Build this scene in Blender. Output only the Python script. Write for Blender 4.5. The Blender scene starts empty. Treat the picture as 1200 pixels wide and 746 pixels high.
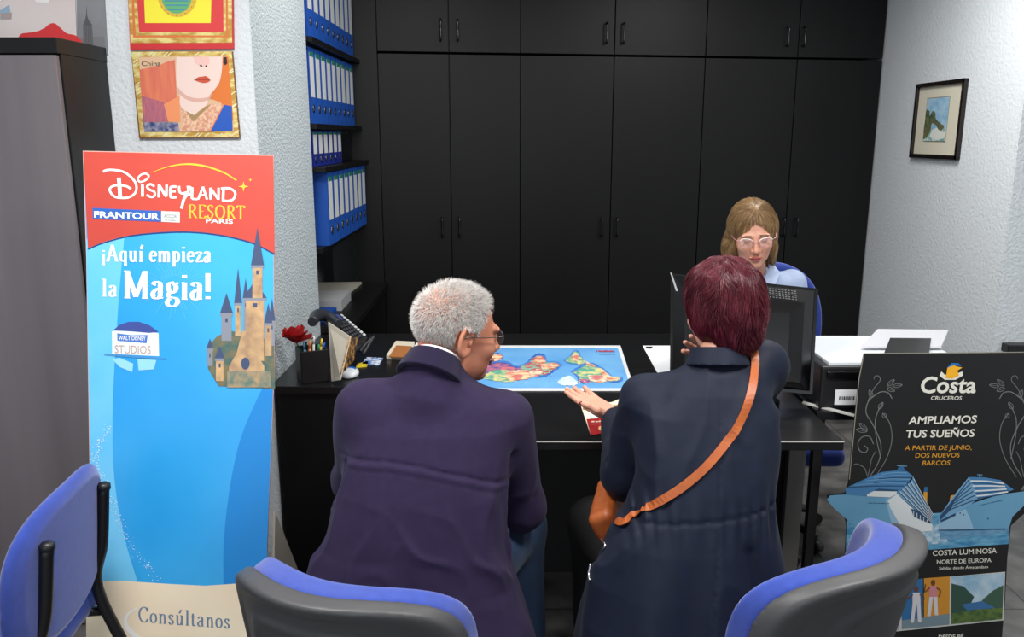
import bpy, bmesh, math, random
import numpy as np
from mathutils import Vector, Matrix
rng = np.random.default_rng(7)
random.seed(5)
SC = bpy.context.scene
COL = SC.collection
# ------------------------------------------------------------------ camera
H0 = 1.6; TH = math.radians(12.4); FPX = 977.0
CT, ST = math.cos(TH), math.sin(TH)
cam = bpy.data.cameras.new('camera'); cam.lens = 36*FPX/1200; cam.sensor_width = 36; cam.clip_start = .05
camo = bpy.data.objects.new('camera', cam); COL.objects.link(camo)
camo.location = (0, 0, H0); camo.rotation_euler = (math.pi/2-TH, 0, 0); SC.camera = camo
CAMP = np.array([0, 0, H0])
def ray(x, y):
    u = (x-600)/FPX; v = (373-y)/FPX
    return np.array([u, CT+v*ST, -ST+v*CT])
def pz(x, y, z): r = ray(x, y); return CAMP+r*((z-H0)/r[2])
def py_(x, y, Y): r = ray(x, y); return CAMP+r*(Y/r[1])
def px_(x, y, X): r = ray(x, y); return CAMP+r*(X/r[0])
def pt_(x, y, t): return CAMP+ray(x, y)*t
def proj(p):
    p = np.asarray(p, float)-CAMP
    t = p[1]*CT-p[2]*ST; return 600+FPX*p[0]/t, 373-FPX*(p[1]*ST+p[2]*CT)/t
# ------------------------------------------------------------------ materials
def lin(c): return tuple(((v/255)/12.92 if v/255 <= .04045 else ((v/255+.055)/1.055)**2.4) for v in c)+(1,)
MATS = {}
def mat(name, rgb, rough=.6, metal=0, bump=None, var=None, spec=.5, sheen=0, coat=0, alpha=1, trans=0, stretch=None, aniso=None, sss=0):
    """bump=(scale, strength, distance) noise bump; var=(scale, rgb2, contrast) colour variation; stretch=(x,y,z) noise scale per axis"""
    if name in MATS: return MATS[name]
    m = bpy.data.materials.new(name); m.use_nodes = True; nt = m.node_tree; b = nt.nodes['Principled BSDF']
    b.inputs['Base Color'].default_value = lin(rgb); b.inputs['Roughness'].default_value = rough; b.inputs['Metallic'].default_value = metal
    b.inputs['Specular IOR Level'].default_value = spec
    if sheen: b.inputs['Sheen Weight'].default_value = sheen; b.inputs['Sheen Roughness'].default_value = .5
    if coat: b.inputs['Coat Weight'].default_value = coat; b.inputs['Coat Roughness'].default_value = .15
    if trans: b.inputs['Transmission Weight'].default_value = trans
    if sss:
        b.inputs['Subsurface Weight'].default_value = sss; b.inputs['Subsurface Radius'].default_value = (.01, .004, .002)
    b.inputs['Alpha'].default_value = alpha
    tc = nt.nodes.new('ShaderNodeTexCoord'); mp = nt.nodes.new('ShaderNodeMapping'); nt.links.new(tc.outputs['Object'], mp.inputs[0])
    if stretch: mp.inputs['Scale'].default_value = stretch
    if var:
        n = nt.nodes.new('ShaderNodeTexNoise'); n.inputs['Scale'].default_value = var[0]; n.inputs['Detail'].default_value = 5
        nt.links.new(mp.outputs[0], n.inputs['Vector'])
        r = nt.nodes.new('ShaderNodeValToRGB'); w = var[2] if len(var) > 2 else .2
        r.color_ramp.elements[0].position = .5-w; r.color_ramp.elements[1].position = .5+w
        r.color_ramp.elements[0].color = lin(rgb); r.color_ramp.elements[1].color = lin(var[1])
        nt.links.new(n.outputs['Fac'], r.inputs[0]); nt.links.new(r.outputs[0], b.inputs['Base Color'])
    if bump:
        n = nt.nodes.new('ShaderNodeTexNoise'); n.inputs['Scale'].default_value = bump[0]; n.inputs['Detail'].default_value = 4
        nt.links.new(mp.outputs[0], n.inputs['Vector'])
        k = nt.nodes.new('ShaderNodeBump'); k.inputs['Strength'].default_value = bump[1]; k.inputs['Distance'].default_value = bump[2]
        nt.links.new(n.outputs['Fac'], k.inputs['Height']); nt.links.new(k.outputs[0], b.inputs['Normal'])
    MATS[name] = m; return m
# ------------------------------------------------------------------ objects
def tag(o, label=None, cat=None, group=None, kind=None):
    if label: o['label'] = label
    if cat: o['category'] = cat
    if group: o['group'] = group
    if kind: o['kind'] = kind
    return o
def empty(name, loc, label, cat, group=None, rz=0):
    o = bpy.data.objects.new(name, None); COL.objects.link(o); o.location = loc; o.rotation_euler[2] = rz; o.empty_display_size = .05
    return tag(o, label, cat, group)
PARENTW = {}
def link(o, parent=None):
    COL.objects.link(o)
    if parent is not None:
        o.parent = parent
    return o
def wm(o):
    m = o.matrix_basis.copy()
    return m if o.parent is None else wm(o.parent) @ o.matrix_parent_inverse @ m
class MB:
    """collects shapes into one mesh; coordinates are world unless the parent is built at the origin"""
    def __init__(s): s.v = []; s.f = []; s.m = []; s.s = []
    def add(s, vs, fs, mi=0, smooth=False):
        n = len(s.v); s.v += [tuple(map(float, p)) for p in vs]; s.f += [tuple(i+n for i in f) for f in fs]
        s.m += [mi]*len(fs); s.s += [smooth]*len(fs); return s
    def bm(s, bm, mi=0, smooth=False):
        bm.verts.index_update(); s.add([v.co for v in bm.verts], [[v.index for v in f.verts] for f in bm.faces], mi, smooth); bm.free(); return s
    def box(s, c, size, bev=0, rot=None, mi=0, seg=2):
        b = bmesh.new(); bmesh.ops.create_cube(b, size=1)
        for v in b.verts: v.co = Vector((v.co.x*size[0], v.co.y*size[1], v.co.z*size[2]))
        if bev: bmesh.ops.bevel(b, geom=list(b.edges), offset=bev, segments=seg, affect='EDGES', profile=.6)
        R = rot if rot is not None else Matrix.Identity(3)
        for v in b.verts: v.co = R @ v.co+Vector(c)
        return s.bm(b, mi)
    def cyl(s, a, b_, r1, r2=None, n=24, mi=0, cap=True):
        r2 = r1 if r2 is None else r2
        return s.tube([a, b_], [r1, r2], n, mi, cap, res=1)
    def tube(s, pts, r, n=10, mi=0, cap=True, res=6, flat=1.0, up=None):
        P = np.array(pts, float); R = np.array(r if hasattr(r, '__len__') else [r]*len(P), float)
        if res > 1 and len(P) > 2: P, R = catmull(P, res), catmull(R[:, None], res)[:, 0]
        T = np.gradient(P, axis=0); T /= np.linalg.norm(T, axis=1)[:, None]+1e-9
        a = np.array(up if up is not None else ((0, 0, 1) if abs(T[0][2]) < .9 else (1, 0, 0)), float)
        vs = []
        for i in range(len(P)):
            x = np.cross(T[i], a); x /= np.linalg.norm(x)+1e-9; y = np.cross(x, T[i]);
            if up is None: a = y
            for k in range(n):
                t = 2*math.pi*k/n; vs.append(P[i]+R[i]*(math.cos(t)*x+math.sin(t)*y*flat))
        fs = [(i*n+k, i*n+(k+1) % n, (i+1)*n+(k+1) % n, (i+1)*n+k) for i in range(len(P)-1) for k in range(n)]
        s.add(vs, fs, mi, True)
        if cap:
            m = len(s.v)-len(vs); s.f += [tuple(m+k for k in range(n))[::-1], tuple(m+(len(P)-1)*n+k for k in range(n))]; s.m += [mi]*2; s.s += [False]*2
        return s
    def prism(s, pts, off, mi=0):
        """polygon pts (3D, planar) extruded by vector off"""
        n = len(pts); P = [np.array(p, float) for p in pts]; o = np.array(off, float)
        return s.add(P+[p+o for p in P], [tuple(range(n))[::-1], tuple(range(n, 2*n))]+[(i, (i+1) % n, (i+1) % n+n, i+n) for i in range(n)], mi)
    def lathe(s, c, prof, n=32, mi=0, axis=None):
        vs = []; 
        for r, z in prof:
            for k in range(n):
                t = 2*math.pi*k/n; vs.append(np.array([r*math.cos(t), r*math.sin(t), z]))
        R = np.eye(3) if axis is None else np.array(axis)
        vs = [R@v+np.array(c) for v in vs]
        return s.add(vs, [(i*n+k, i*n+(k+1) % n, (i+1)*n+(k+1) % n, (i+1)*n+k) for i in range(len(prof)-1) for k in range(n)], mi, True)
    def build(s, name, mats, parent=None, smooth=None):
        me = bpy.data.meshes.new(name); me.from_pydata(s.v, [], s.f)
        for m in (mats if isinstance(mats, (list, tuple)) else [mats]): me.materials.append(m)
        me.polygons.foreach_set('material_index', s.m); me.polygons.foreach_set('use_smooth', s.s if smooth is None else [smooth]*len(s.f))
        b = bmesh.new(); b.from_mesh(me); bmesh.ops.recalc_face_normals(b, faces=b.faces); b.to_mesh(me); b.free()
        o = bpy.data.objects.new(name, me); link(o, parent)
        if parent is not None: o.matrix_parent_inverse = wm(parent).inverted() if not getattr(s, 'local', False) else Matrix()
        else: center(o)
        return o
def center(o):
    """put the origin of a top-level mesh at its base"""
    me = o.data; n = len(me.vertices); co = np.zeros(n*3); me.vertices.foreach_get('co', co); co = co.reshape(-1, 3)
    c = (co.min(0)+co.max(0))/2; c[2] = co[:, 2].min(); co -= c; me.vertices.foreach_set('co', co.ravel()); me.update(); o.location = c
def struct(mb, name, mats): return tag(mb.build(name, mats), kind='structure')
def catmull(P, res):
    P = np.asarray(P, float); n = len(P); Q = np.vstack([2*P[0]-P[1], P, 2*P[-1]-P[-2]]); out = []
    for i in range(n-1):
        a, b, c, d = Q[i:i+4]
        for t in np.arange(res)/res: out.append(.5*(2*b+(c-a)*t+(2*a-5*b+4*c-d)*t*t+(3*b-a-3*c+d)*t**3))
    out.append(P[-1]); return np.array(out)
def fastmesh(name, V, F, mats, parent, smooth=True, mi=None):
    V = np.ascontiguousarray(V, np.float32); F = np.asarray(F, np.int32); k = F.shape[1]
    me = bpy.data.meshes.new(name); me.vertices.add(len(V)); me.vertices.foreach_set('co', V.ravel())
    me.loops.add(F.size); me.loops.foreach_set('vertex_index', F.ravel())
    me.polygons.add(len(F)); me.polygons.foreach_set('loop_start', np.arange(0, F.size, k, dtype=np.int32))
    for m in (mats if isinstance(mats, (list, tuple)) else [mats]): me.materials.append(m)
    me.polygons.foreach_set('use_smooth', np.full(len(F), smooth))
    if mi is not None: me.polygons.foreach_set('material_index', np.asarray(mi, np.int32))
    me.update(calc_edges=True); me.validate()
    o = bpy.data.objects.new(name, me); link(o, parent)
    if parent is not None: o.matrix_parent_inverse = wm(parent).inverted()
    else: center(o)
    return o
# ------------------------------------------------------------------ implicit surfaces
def nrm(v): v = np.asarray(v, float); return v/np.linalg.norm(v)
def smin(a, b, k): h = np.clip(.5+.5*(b-a)/k, 0, 1); return b+(a-b)*h-k*h*(1-h)
def smax(a, b, k): return -smin(-a, -b, k)
def ell(P, c, r):
    q = (P-np.array(c))/np.array(r); k0 = np.sqrt((q*q).sum(1))+1e-9; k1 = np.sqrt(((q/np.array(r))**2).sum(1))+1e-9
    return k0*(k0-1)/k1
def cone(P, a, b, ra, rb):
    a = np.array(a, float); b = np.array(b, float); ab = b-a; L = (ab@ab)+1e-9
    t = np.clip(((P-a)@ab)/L, 0, 1); return np.linalg.norm(P-a-t[:, None]*ab, axis=1)-(ra+(rb-ra)*t)
def rbox(P, c, h, r, R=None):
    Q = P-np.array(c)
    if R is not None: Q = Q@np.array(R)
    q = np.abs(Q)-(np.array(h)-r); return np.linalg.norm(np.maximum(q, 0), axis=1)+np.minimum(q.max(1), 0)-r
def loft(P, tab, n=2.4):
    """tab rows: z, cx, cy, a, b"""
    T = np.array(tab, float); z = P[:, 2]; zc = np.clip(z, T[0, 0], T[-1, 0])
    cx, cy, a, b = (np.interp(zc, T[:, 0], T[:, i]) for i in (1, 2, 3, 4))
    qx = np.abs(P[:, 0]-cx)/a; qy = np.abs(P[:, 1]-cy)/b
    d = ((qx**n+qy**n)**(1/n)-1)*np.minimum(a, b); dz = np.abs(z-zc)
    return np.where(dz > 0, np.sqrt(np.maximum(d, 0)**2+dz**2), d)
def wob(P, seed, f, n=6):
    g = np.random.default_rng(seed); s = 0
    for i in range(n):
        k = g.normal(size=3)*np.array(f); s = s+np.sin(P@k+g.uniform(0, 6.28))
    return s/n
def crease(P, pts, w):
    d = None
    for a, b in zip(pts[:-1], pts[1:]):
        e = cone(P, a, b, 0, 0); d = e if d is None else np.minimum(d, e)
    return np.exp(-(d/w)**2)
def axis_pts(*segs):
    """(start, stop, step) runs joined"""
    out = []
    for a, b, h in segs:
        n = max(1, round((b-a)/h)); out += list(a+(b-a)*np.arange(n)/n)
    out.append(segs[-1][1]); return np.array(out)
def nets(f, xs, ys, zs, st=4):
    xs, ys, zs = (np.asarray(a, float) for a in (xs, ys, zs))
    def pad(a): 
        while (len(a)-1) % st: a = np.append(a, 2*a[-1]-a[-2])
        return a
    xs, ys, zs = pad(xs), pad(ys), pad(zs); nx, ny, nz = len(xs), len(ys), len(zs)
    cx, cy, cz = xs[::st], ys[::st], zs[::st]
    G = np.stack(np.meshgrid(cx, cy, cz, indexing='ij'), -1).reshape(-1, 3); C = f(G).reshape(len(cx), len(cy), len(cz))
    dg = np.sqrt(np.diff(cx)[:, None, None]**2+np.diff(cy)[None, :, None]**2+np.diff(cz)[None, None, :]**2)
    corners = [C[i:len(cx)-1+i, j:len(cy)-1+j, k:len(cz)-1+k] for i in (0, 1) for j in (0, 1) for k in (0, 1)]
    mn = np.min(corners, 0); mx = np.max(corners, 0); act = (np.min(np.abs(corners), 0) < dg*1.1) | ((mn < 0) & (mx > 0))
    V = np.repeat(np.repeat(np.repeat(C, st, 0), st, 1), st, 2)[:nx, :ny, :nz].astype(np.float32)
    M = np.zeros((nx, ny, nz), bool)
    A = np.repeat(np.repeat(np.repeat(act, st, 0), st, 1), st, 2)
    for i in (0, 1):
        for j in (0, 1):
            for k in (0, 1): M[i:nx-1+i, j:ny-1+j, k:nz-1+k] |= A
    I = np.argwhere(M)
    for s in range(0, len(I), 400000):
        q = I[s:s+400000]; V[q[:, 0], q[:, 1], q[:, 2]] = f(np.stack([xs[q[:, 0]], ys[q[:, 1]], zs[q[:, 2]]], -1))
    V[0] = V[-1] = abs(V[0]).max()*0+.01; V[:, 0] = V[:, -1] = .01; V[:, :, 0] = V[:, :, -1] = .01
    S = V < 0
    cnt = sum(S[i:nx-1+i, j:ny-1+j, k:nz-1+k].astype(np.int8) for i in (0, 1) for j in (0, 1) for k in (0, 1))
    cells = np.argwhere((cnt > 0) & (cnt < 8)); idx = -np.ones((nx-1, ny-1, nz-1), np.int64); idx[tuple(cells.T)] = np.arange(len(cells))
    acc = np.zeros((len(cells), 3)); num = np.zeros(len(cells)); ax = (xs, ys, zs)
    for a in range(3):
        o1, o2 = [b for b in range(3) if b != a]
        for i in (0, 1):
            for j in (0, 1):
                p = cells.copy(); p[:, o1] += i; p[:, o2] += j; q = p.copy(); q[:, a] += 1
                v0 = V[tuple(p.T)]; v1 = V[tuple(q.T)]; m = (v0 < 0) != (v1 < 0); t = np.where(m, v0/(v0-v1+1e-12), 0)
                X = np.stack([ax[b][p[:, b]] for b in range(3)], -1); X[:, a] += t*(ax[a][q[:, a]]-ax[a][p[:, a]])
                acc[m] += X[m]; num[m] += 1
    vt = acc/num[:, None]; F = []
    for a in range(3):
        o1, o2 = (a+1) % 3, (a+2) % 3
        s0 = [slice(None)]*3; s1 = [slice(None)]*3; s0[a] = slice(0, -1); s1[a] = slice(1, None)
        ch = S[tuple(s0)] != S[tuple(s1)]; E = np.argwhere(ch); E = E[(E[:, o1] > 0) & (E[:, o2] > 0)]
        E = E[(E[:, o1] < V.shape[o1]-1) & (E[:, o2] < V.shape[o2]-1)]
        def g(d1, d2): q = E.copy(); q[:, o1] += d1; q[:, o2] += d2; return idx[tuple(q.T)]
        Q = np.stack([g(-1, -1), g(0, -1), g(0, 0), g(-1, 0)], -1); neg = ~S[tuple(E.T)]; Q[neg] = Q[neg][:, ::-1]
        F.append(Q[(Q >= 0).all(1)])
    F = np.vstack(F)
    # one Newton step onto the surface
    e = 1e-4; f0 = f(vt); g = np.stack([(f(vt+np.eye(3)[i]*e)-f0)/e for i in range(3)], -1); gg = (g*g).sum(1)+1e-6
    st_ = -(f0/gg)[:, None]*g; L = np.linalg.norm(st_, axis=1); st_ *= np.minimum(1, .004/(L+1e-9))[:, None]
    return vt+st_*.8, F
def sdf_obj(name, f, axes, mats, parent, mi=None):
    V, F = nets(f, *axes); m = None
    if mi is not None: m = mi(V[F].mean(1))
    return fastmesh(name, V, F, mats, parent, True, m)
def march(f, x, y, t0=1.0, t1=4, off=0):
    """where the line of sight through a place first meets surface f"""
    r = ray(x, y); ts = np.linspace(t0, t1, 1500); d = f(CAMP+ts[:, None]*r); k = np.argmax(d < 0)
    if d[k] >= 0: k = int(np.argmin(d))
    return CAMP+r*(ts[k]-off)
def strands(name, roots, step_fn, K, L, rad, mats, parent, extra=None, mi=None):
    """N strands of K points: step_fn(p, k, dirs) gives the next direction"""
    P = [roots]; d = None; N = len(roots); L = np.broadcast_to(L, (N,))
    for k in range(K-1):
        d = step_fn(P[-1], k, d); d = d/(np.linalg.norm(d, axis=1)[:, None]+1e-9); P.append(P[-1]+d*(L/(K-1))[:, None])
    P = np.stack(P, 1); T = np.gradient(P, axis=1); T /= np.linalg.norm(T, axis=2)[..., None]+1e-9
    A = np.cross(T, nrm((.3, .5, .8))); A /= np.linalg.norm(A, axis=2)[..., None]+1e-9; B = np.cross(T, A)
    w = rad*np.linspace(1, .25, K)[None, :, None]; vs = []
    for j in range(3):
        t = 2*math.pi*j/3; vs.append(P+w*(math.cos(t)*A+math.sin(t)*B))
    V = np.stack(vs, 2).reshape(-1, 3); b = (np.arange(N)*K*3)[:, None, None]+(np.arange(K-1)*3)[None, :, None]
    F = np.stack([b+np.array([0, 1, 2]), b+np.array([1, 2, 0]), b+np.array([4, 5, 3]), b+np.array([3, 4, 5])], -1).reshape(-1, 4)
    m = None if mi is None else np.repeat(mi, (K-1)*3)
    if extra is not None:
        F = np.vstack([F, extra[1]+len(V)]); V = np.vstack([V, extra[0]])
        m = None if m is None else np.concatenate([m, np.full(len(extra[1]), 0)])
    return fastmesh(name, V, F, mats, parent, True, m)
# ------------------------------------------------------------------ flat printed art
def txt_mesh(s, shear=0, bold=0, res=3):
    c = bpy.data.curves.new('t', 'FONT'); c.body = s; c.size = 1; c.shear = shear; c.offset = bold; c.resolution_u = res
    o = bpy.data.objects.new('t', c); COL.objects.link(o); me = bpy.data.meshes.new_from_object(o.evaluated_get(bpy.context.evaluated_depsgraph_get()))
    V = [tuple(v.co) for v in me.vertices]; F = [tuple(p.vertices) for p in me.polygons]
    bpy.data.objects.remove(o); bpy.data.meshes.remove(me); bpy.data.curves.remove(c); return np.array(V), F
class Art:
    """prints shapes on a plane; shapes are given as seen in the photograph and cast onto the real plane"""
    def __init__(s, o, n): s.o = np.array(o, float); s.n = nrm(n); s.parts = {}
    def at(s, x, y, layer=0):
        r = ray(x, y); o = s.o+s.n*layer*.0004; return CAMP+r*(((o-CAMP)@s.n)/(r@s.n))
    def poly(s, part, pts, m, layer=1):
        mb, ms = s.parts.setdefault(part, (MB(), []))
        if m not in ms: ms.append(m)
        mb.add([s.at(x, y, layer) for x, y in pts], [tuple(range(len(pts)))], ms.index(m))
    def rect(s, part, x0, y0, x1, y1, m, layer=1): s.poly(part, [(x0, y0), (x1, y0), (x1, y1), (x0, y1)], m, layer)
    def disc(s, part, x, y, rx, ry, m, layer=1, n=28): s.poly(part, [(x+rx*math.cos(6.2832*k/n), y+ry*math.sin(6.2832*k/n)) for k in range(n)], m, layer)
    def pen(s, part, pts, w, m, layer=3, smooth=True, thin=None, taper=None):
        s.k = (getattr(s, 'k', 0)+1) % 12; layer = layer+s.k*.06
        P = np.array(pts, float)
        if smooth and len(P) > 2: P = catmull(P, 6)
        T = np.gradient(P, axis=0); L = np.linalg.norm(T, axis=1)+1e-9; N = np.stack([-T[:, 1], T[:, 0]], 1)/L[:, None]
        W = np.full(len(P), w/2.)
        if thin is not None: W = (thin+(w-thin)*(np.abs(T[:, 1])/L)**1.5)/2
        if taper: W = W*np.interp(np.linspace(0, 1, len(P)), [0, .5, 1], taper)
        A, B = P+N*W[:, None], P-N*W[:, None]
        mb, ms = s.parts.setdefault(part, (MB(), []))
        if m not in ms: ms.append(m)
        vs = [s.at(*q, layer) for q in A]+[s.at(*q, layer) for q in B]; n = len(P)
        mb.add(vs, [(i, i+1, n+i+1, n+i) for i in range(n-1)], ms.index(m))
    def text(s, part, t, x0, y0, x1, h, m, dy=0, layer=4, shear=0, bold=.0, lean=0):
        """baseline from (x0, y0) to x1, cap height h, dy = baseline drop over its run"""
        V, F = txt_mesh(t, shear, bold); capv = .729
        mnx, mxx = V[:, 0].min(), V[:, 0].max(); mb, ms = s.parts.setdefault(part, (MB(), []))
        if m not in ms: ms.append(m)
        q = (V[:, 0]-mnx)/(mxx-mnx); X = x0+(x1-x0)*q; Y = y0+dy*q-V[:, 1]/capv*h; X = X+lean*(y0-Y)
        mb.add([s.at(a, b, layer) for a, b in zip(X, Y)], F, ms.index(m))
    def serif(s, part, t, x0, y0, x1, h, m, thick=.16, thin=.05, dy=0, layer=4):
        adv = 0; strokes = []
        for ch in t:
            g = GLYPH.get(ch, (.3, [])); 
            for st in g[1]: strokes.append([(px+adv, pyy) for px, pyy in st])
            adv += g[0]+.09
        k = (x1-x0)/adv
        for st in strokes:
            P = [(x0+px*k, y0+dy*px/adv-pyy*h) for px, pyy in st]
            sm = len(st) > 2
            s.pen(part, P, thick*h, m, layer, sm, thin*h)
    def marks(s, part, x0, y0, x1, h, m, dy=0, layer=4, seed=1, bold=.5):
        """a line of print too small to read"""
        g = random.Random(seed); x = x0
        while x < x1:
            w = h*g.uniform(.25, .6); yy = y0+dy*(x-x0)/(x1-x0); t = h*(.6+.4*g.random())
            s.poly(part, [(x, yy), (x, yy-t), (x+w*bold, yy-t*g.uniform(.6, 1)), (x+w*.9, yy-t*.2), (x+w*bold, yy)], m, layer); x += w*1.15+(h*.5 if g.random() < .12 else 0)
    def flush(s, parent, prefix=''):
        for k, (mb, ms) in s.parts.items(): mb.build(k.split('#')[0], ms, parent)
        s.parts = {}
def dot(x, y): return [(x, y+.05), (x, y-.05)]
def ser(x, y, w=.11): return [(x-w, y), (x+w, y)]
X_ = .62
GLYPH = {
 ' ': (.22, []), '!': (.2, [[(.1, 1), (.1, .3)], dot(.1, .07)]), '\u00a1': (.2, [[(.1, .45), (.1, -.25)], dot(.1, .62)]),
 'A': (.72, [[(.08, 0), (.36, 1)], [(.36, 1), (.64, 0)], [(.18, .33), (.55, .33)], ser(.08, 0), ser(.64, 0)]),
 'M': (.95, [[(.14, 0), (.14, 1)], [(.14, 1), (.46, .05)], [(.46, .05), (.8, 1)], [(.8, 1), (.8, 0)], ser(.14, 0), ser(.8, 0), ser(.1, 1, .08), ser(.84, 1, .08)]),
 'C': (.66, [[(.6, .75), (.52, .93), (.36, 1), (.16, .85), (.07, .5), (.16, .15), (.36, 0), (.52, .06), (.62, .22)], [(.6, .98), (.6, .72)]]),
 'R': (.68, [[(.15, 0), (.15, 1)], [(.1, 1), (.35, 1), (.52, .88), (.5, .62), (.3, .52), (.15, .52)], [(.3, .52), (.62, 0)], ser(.15, 0), ser(.64, 0, .06)]),
 'E': (.58, [[(.14, 0), (.14, 1)], [(.06, 1), (.52, 1)], [(.14, .52), (.42, .52)], [(.06, 0), (.54, 0)], [(.52, 1), (.52, .85)], [(.54, 0), (.54, .16)]]),
 'S': (.52, [[(.44, .8), (.38, .95), (.25, 1), (.1, .9), (.12, .65), (.3, .5), (.43, .32), (.38, .08), (.22, 0), (.08, .08), (.05, .22)]]),
 'O': (.78, [[(.39, 1), (.16, .87), (.07, .5), (.16, .13), (.39, 0), (.62, .13), (.71, .5), (.62, .87), (.39, 1)]]),
 'T': (.62, [[(.31, 0), (.31, 1)], [(.03, 1), (.59, 1)], [(.03, 1), (.03, .82)], [(.59, 1), (.59, .82)], ser(.31, 0)]),
 'a': (.47, [[(.08, .5), (.13, .6), (.24, X_), (.34, .52), (.34, .08), (.44, .02)], [(.34, .38), (.2, .34), (.07, .2), (.1, .04), (.22, 0), (.34, .1)]]),
 'c': (.42, [[(.38, .48), (.3, X_), (.2, X_), (.07, .45), (.07, .17), (.2, 0), (.32, .02), (.4, .14)]]),
 'e': (.44, [[(.08, .35), (.38, .35), (.36, .54), (.23, X_), (.1, .5), (.07, .25), (.13, .06), (.25, 0), (.39, .12)]]),
 'g': (.46, [[(.22, X_), (.1, .55), (.08, .4), (.15, .26), (.24, .23), (.35, .32), (.36, .48), (.22, X_)], [(.15, .26), (.08, .14), (.16, .06), (.36, .02), (.43, -.12), (.3, -.27), (.12, -.26), (.04, -.14), (.13, .02)], [(.36, .56), (.46, .6)]]),
 'i': (.27, [[(.14, 0), (.14, X_)], dot(.14, .86), ser(.14, 0), ser(.09, X_-.01, .06)]),
 '\u00ed': (.27, [[(.14, 0), (.14, X_)], [(.12, .76), (.24, 1)], ser(.14, 0), ser(.09, X_-.01, .06)]),
 'l': (.27, [[(.14, 0), (.14, 1)], ser(.14, 0), ser(.09, .99, .06)]),
 'm': (.8, [[(.13, 0), (.13, X_)], [(.13, .45), (.24, .6), (.36, .57), (.4, .4), (.4, 0)], [(.4, .45), (.52, .6), (.64, .57), (.67, .4), (.67, 0)], ser(.13, 0, .09), ser(.4, 0, .09), ser(.67, 0, .09), ser(.09, X_-.01, .06)]),
 'n': (.54, [[(.13, 0), (.13, X_)], [(.13, .45), (.25, .6), (.37, .57), (.41, .4), (.41, 0)], ser(.13, 0, .09), ser(.41, 0, .09), ser(.09, X_-.01, .06)]),
 'o': (.47, [[(.23, X_), (.1, .52), (.06, .3), (.1, .09), (.23, 0), (.37, .09), (.41, .3), (.37, .52), (.23, X_)]]),
 'p': (.5, [[(.13, -.27), (.13, X_)], [(.13, .5), (.25, .61), (.38, .52), (.42, .3), (.37, .08), (.25, 0), (.13, .1)], ser(.13, -.27, .1), ser(.09, X_-.01, .06)]),
 'q': (.5, [[(.38, -.27), (.38, X_)], [(.38, .5), (.26, .61), (.12, .52), (.07, .3), (.12, .08), (.25, 0), (.38, .1)], ser(.38, -.27, .1)]),
 's': (.38, [[(.31, .48), (.25, .6), (.15, .61), (.07, .5), (.13, .36), (.26, .26), (.32, .13), (.24, .01), (.13, 0), (.05, .13)]]),
 't': (.32, [[(.14, .8), (.14, .12), (.2, .0), (.3, .06)], [(.03, .6), (.28, .6)]]),
 'u': (.54, [[(.13, X_), (.13, .2), (.17, .03), (.28, 0), (.41, .15)], [(.41, X_), (.41, 0)], ser(.09, X_-.01, .06), ser(.37, X_-.01, .06), ser(.46, 0, .06)]),
 '\u00fa': (.54, [[(.13, X_), (.13, .2), (.17, .03), (.28, 0), (.41, .15)], [(.41, X_), (.41, 0)], [(.25, .76), (.38, 1)], ser(.09, X_-.01, .06), ser(.37, X_-.01, .06), ser(.46, 0, .06)]),
 'z': (.42, [[(.06, .6), (.38, .6)], [(.38, .6), (.05, .0)], [(.05, .01), (.4, .01)], [(.06, .6), (.06, .46)], [(.4, 0), (.4, .15)]]),
}
# ================================================================== materials
wood = mat('black_ash', (11, 11, 12), .45, bump=(14, .25, .002), stretch=(1, 1, .06), spec=.28, var=(10, (16, 16, 17), .3))
woodh = mat('black_ash_worktop', (12, 13, 15), .3, bump=(60, .05, .0006), spec=.55)
woodg = mat('black_ash_grain_sheen', (92, 86, 90), .38, bump=(9, .5, .004), stretch=(1, 1, .05), spec=.6, var=(8, (114, 107, 111), .3))  # black ash grain; daylight sheen is painted in as a paler base colour
gap_m = mat('dark_gap', (8, 8, 9), .8)
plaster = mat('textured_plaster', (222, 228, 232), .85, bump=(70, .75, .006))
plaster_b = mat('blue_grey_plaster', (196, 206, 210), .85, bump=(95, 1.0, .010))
white = mat('white_plastic', (228, 228, 228), .45)
lightgrey = mat('light_grey_plastic', (176, 178, 180), .45)
silver = mat('silver_metal', (190, 190, 192), .3, 1)
chrome_b = mat('black_chrome', (60, 60, 64), .2, .9)
blackp = mat('black_plastic', (22, 22, 24), .42)
blackg = mat('gloss_black_plastic', (8, 8, 10), .2, spec=.5)
darkgrey = mat('dark_grey_plastic', (66, 66, 68), .5, bump=(220, .12, .001))
blackmet = mat('black_powder_coat', (24, 24, 26), .35, .2)
bluefab = mat('blue_fabric', (35, 58, 142), .95, bump=(500, .35, .001), sheen=.35, var=(60, (42, 68, 158), .3))
paper = mat('white_paper', (232, 233, 236), .7)
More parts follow.
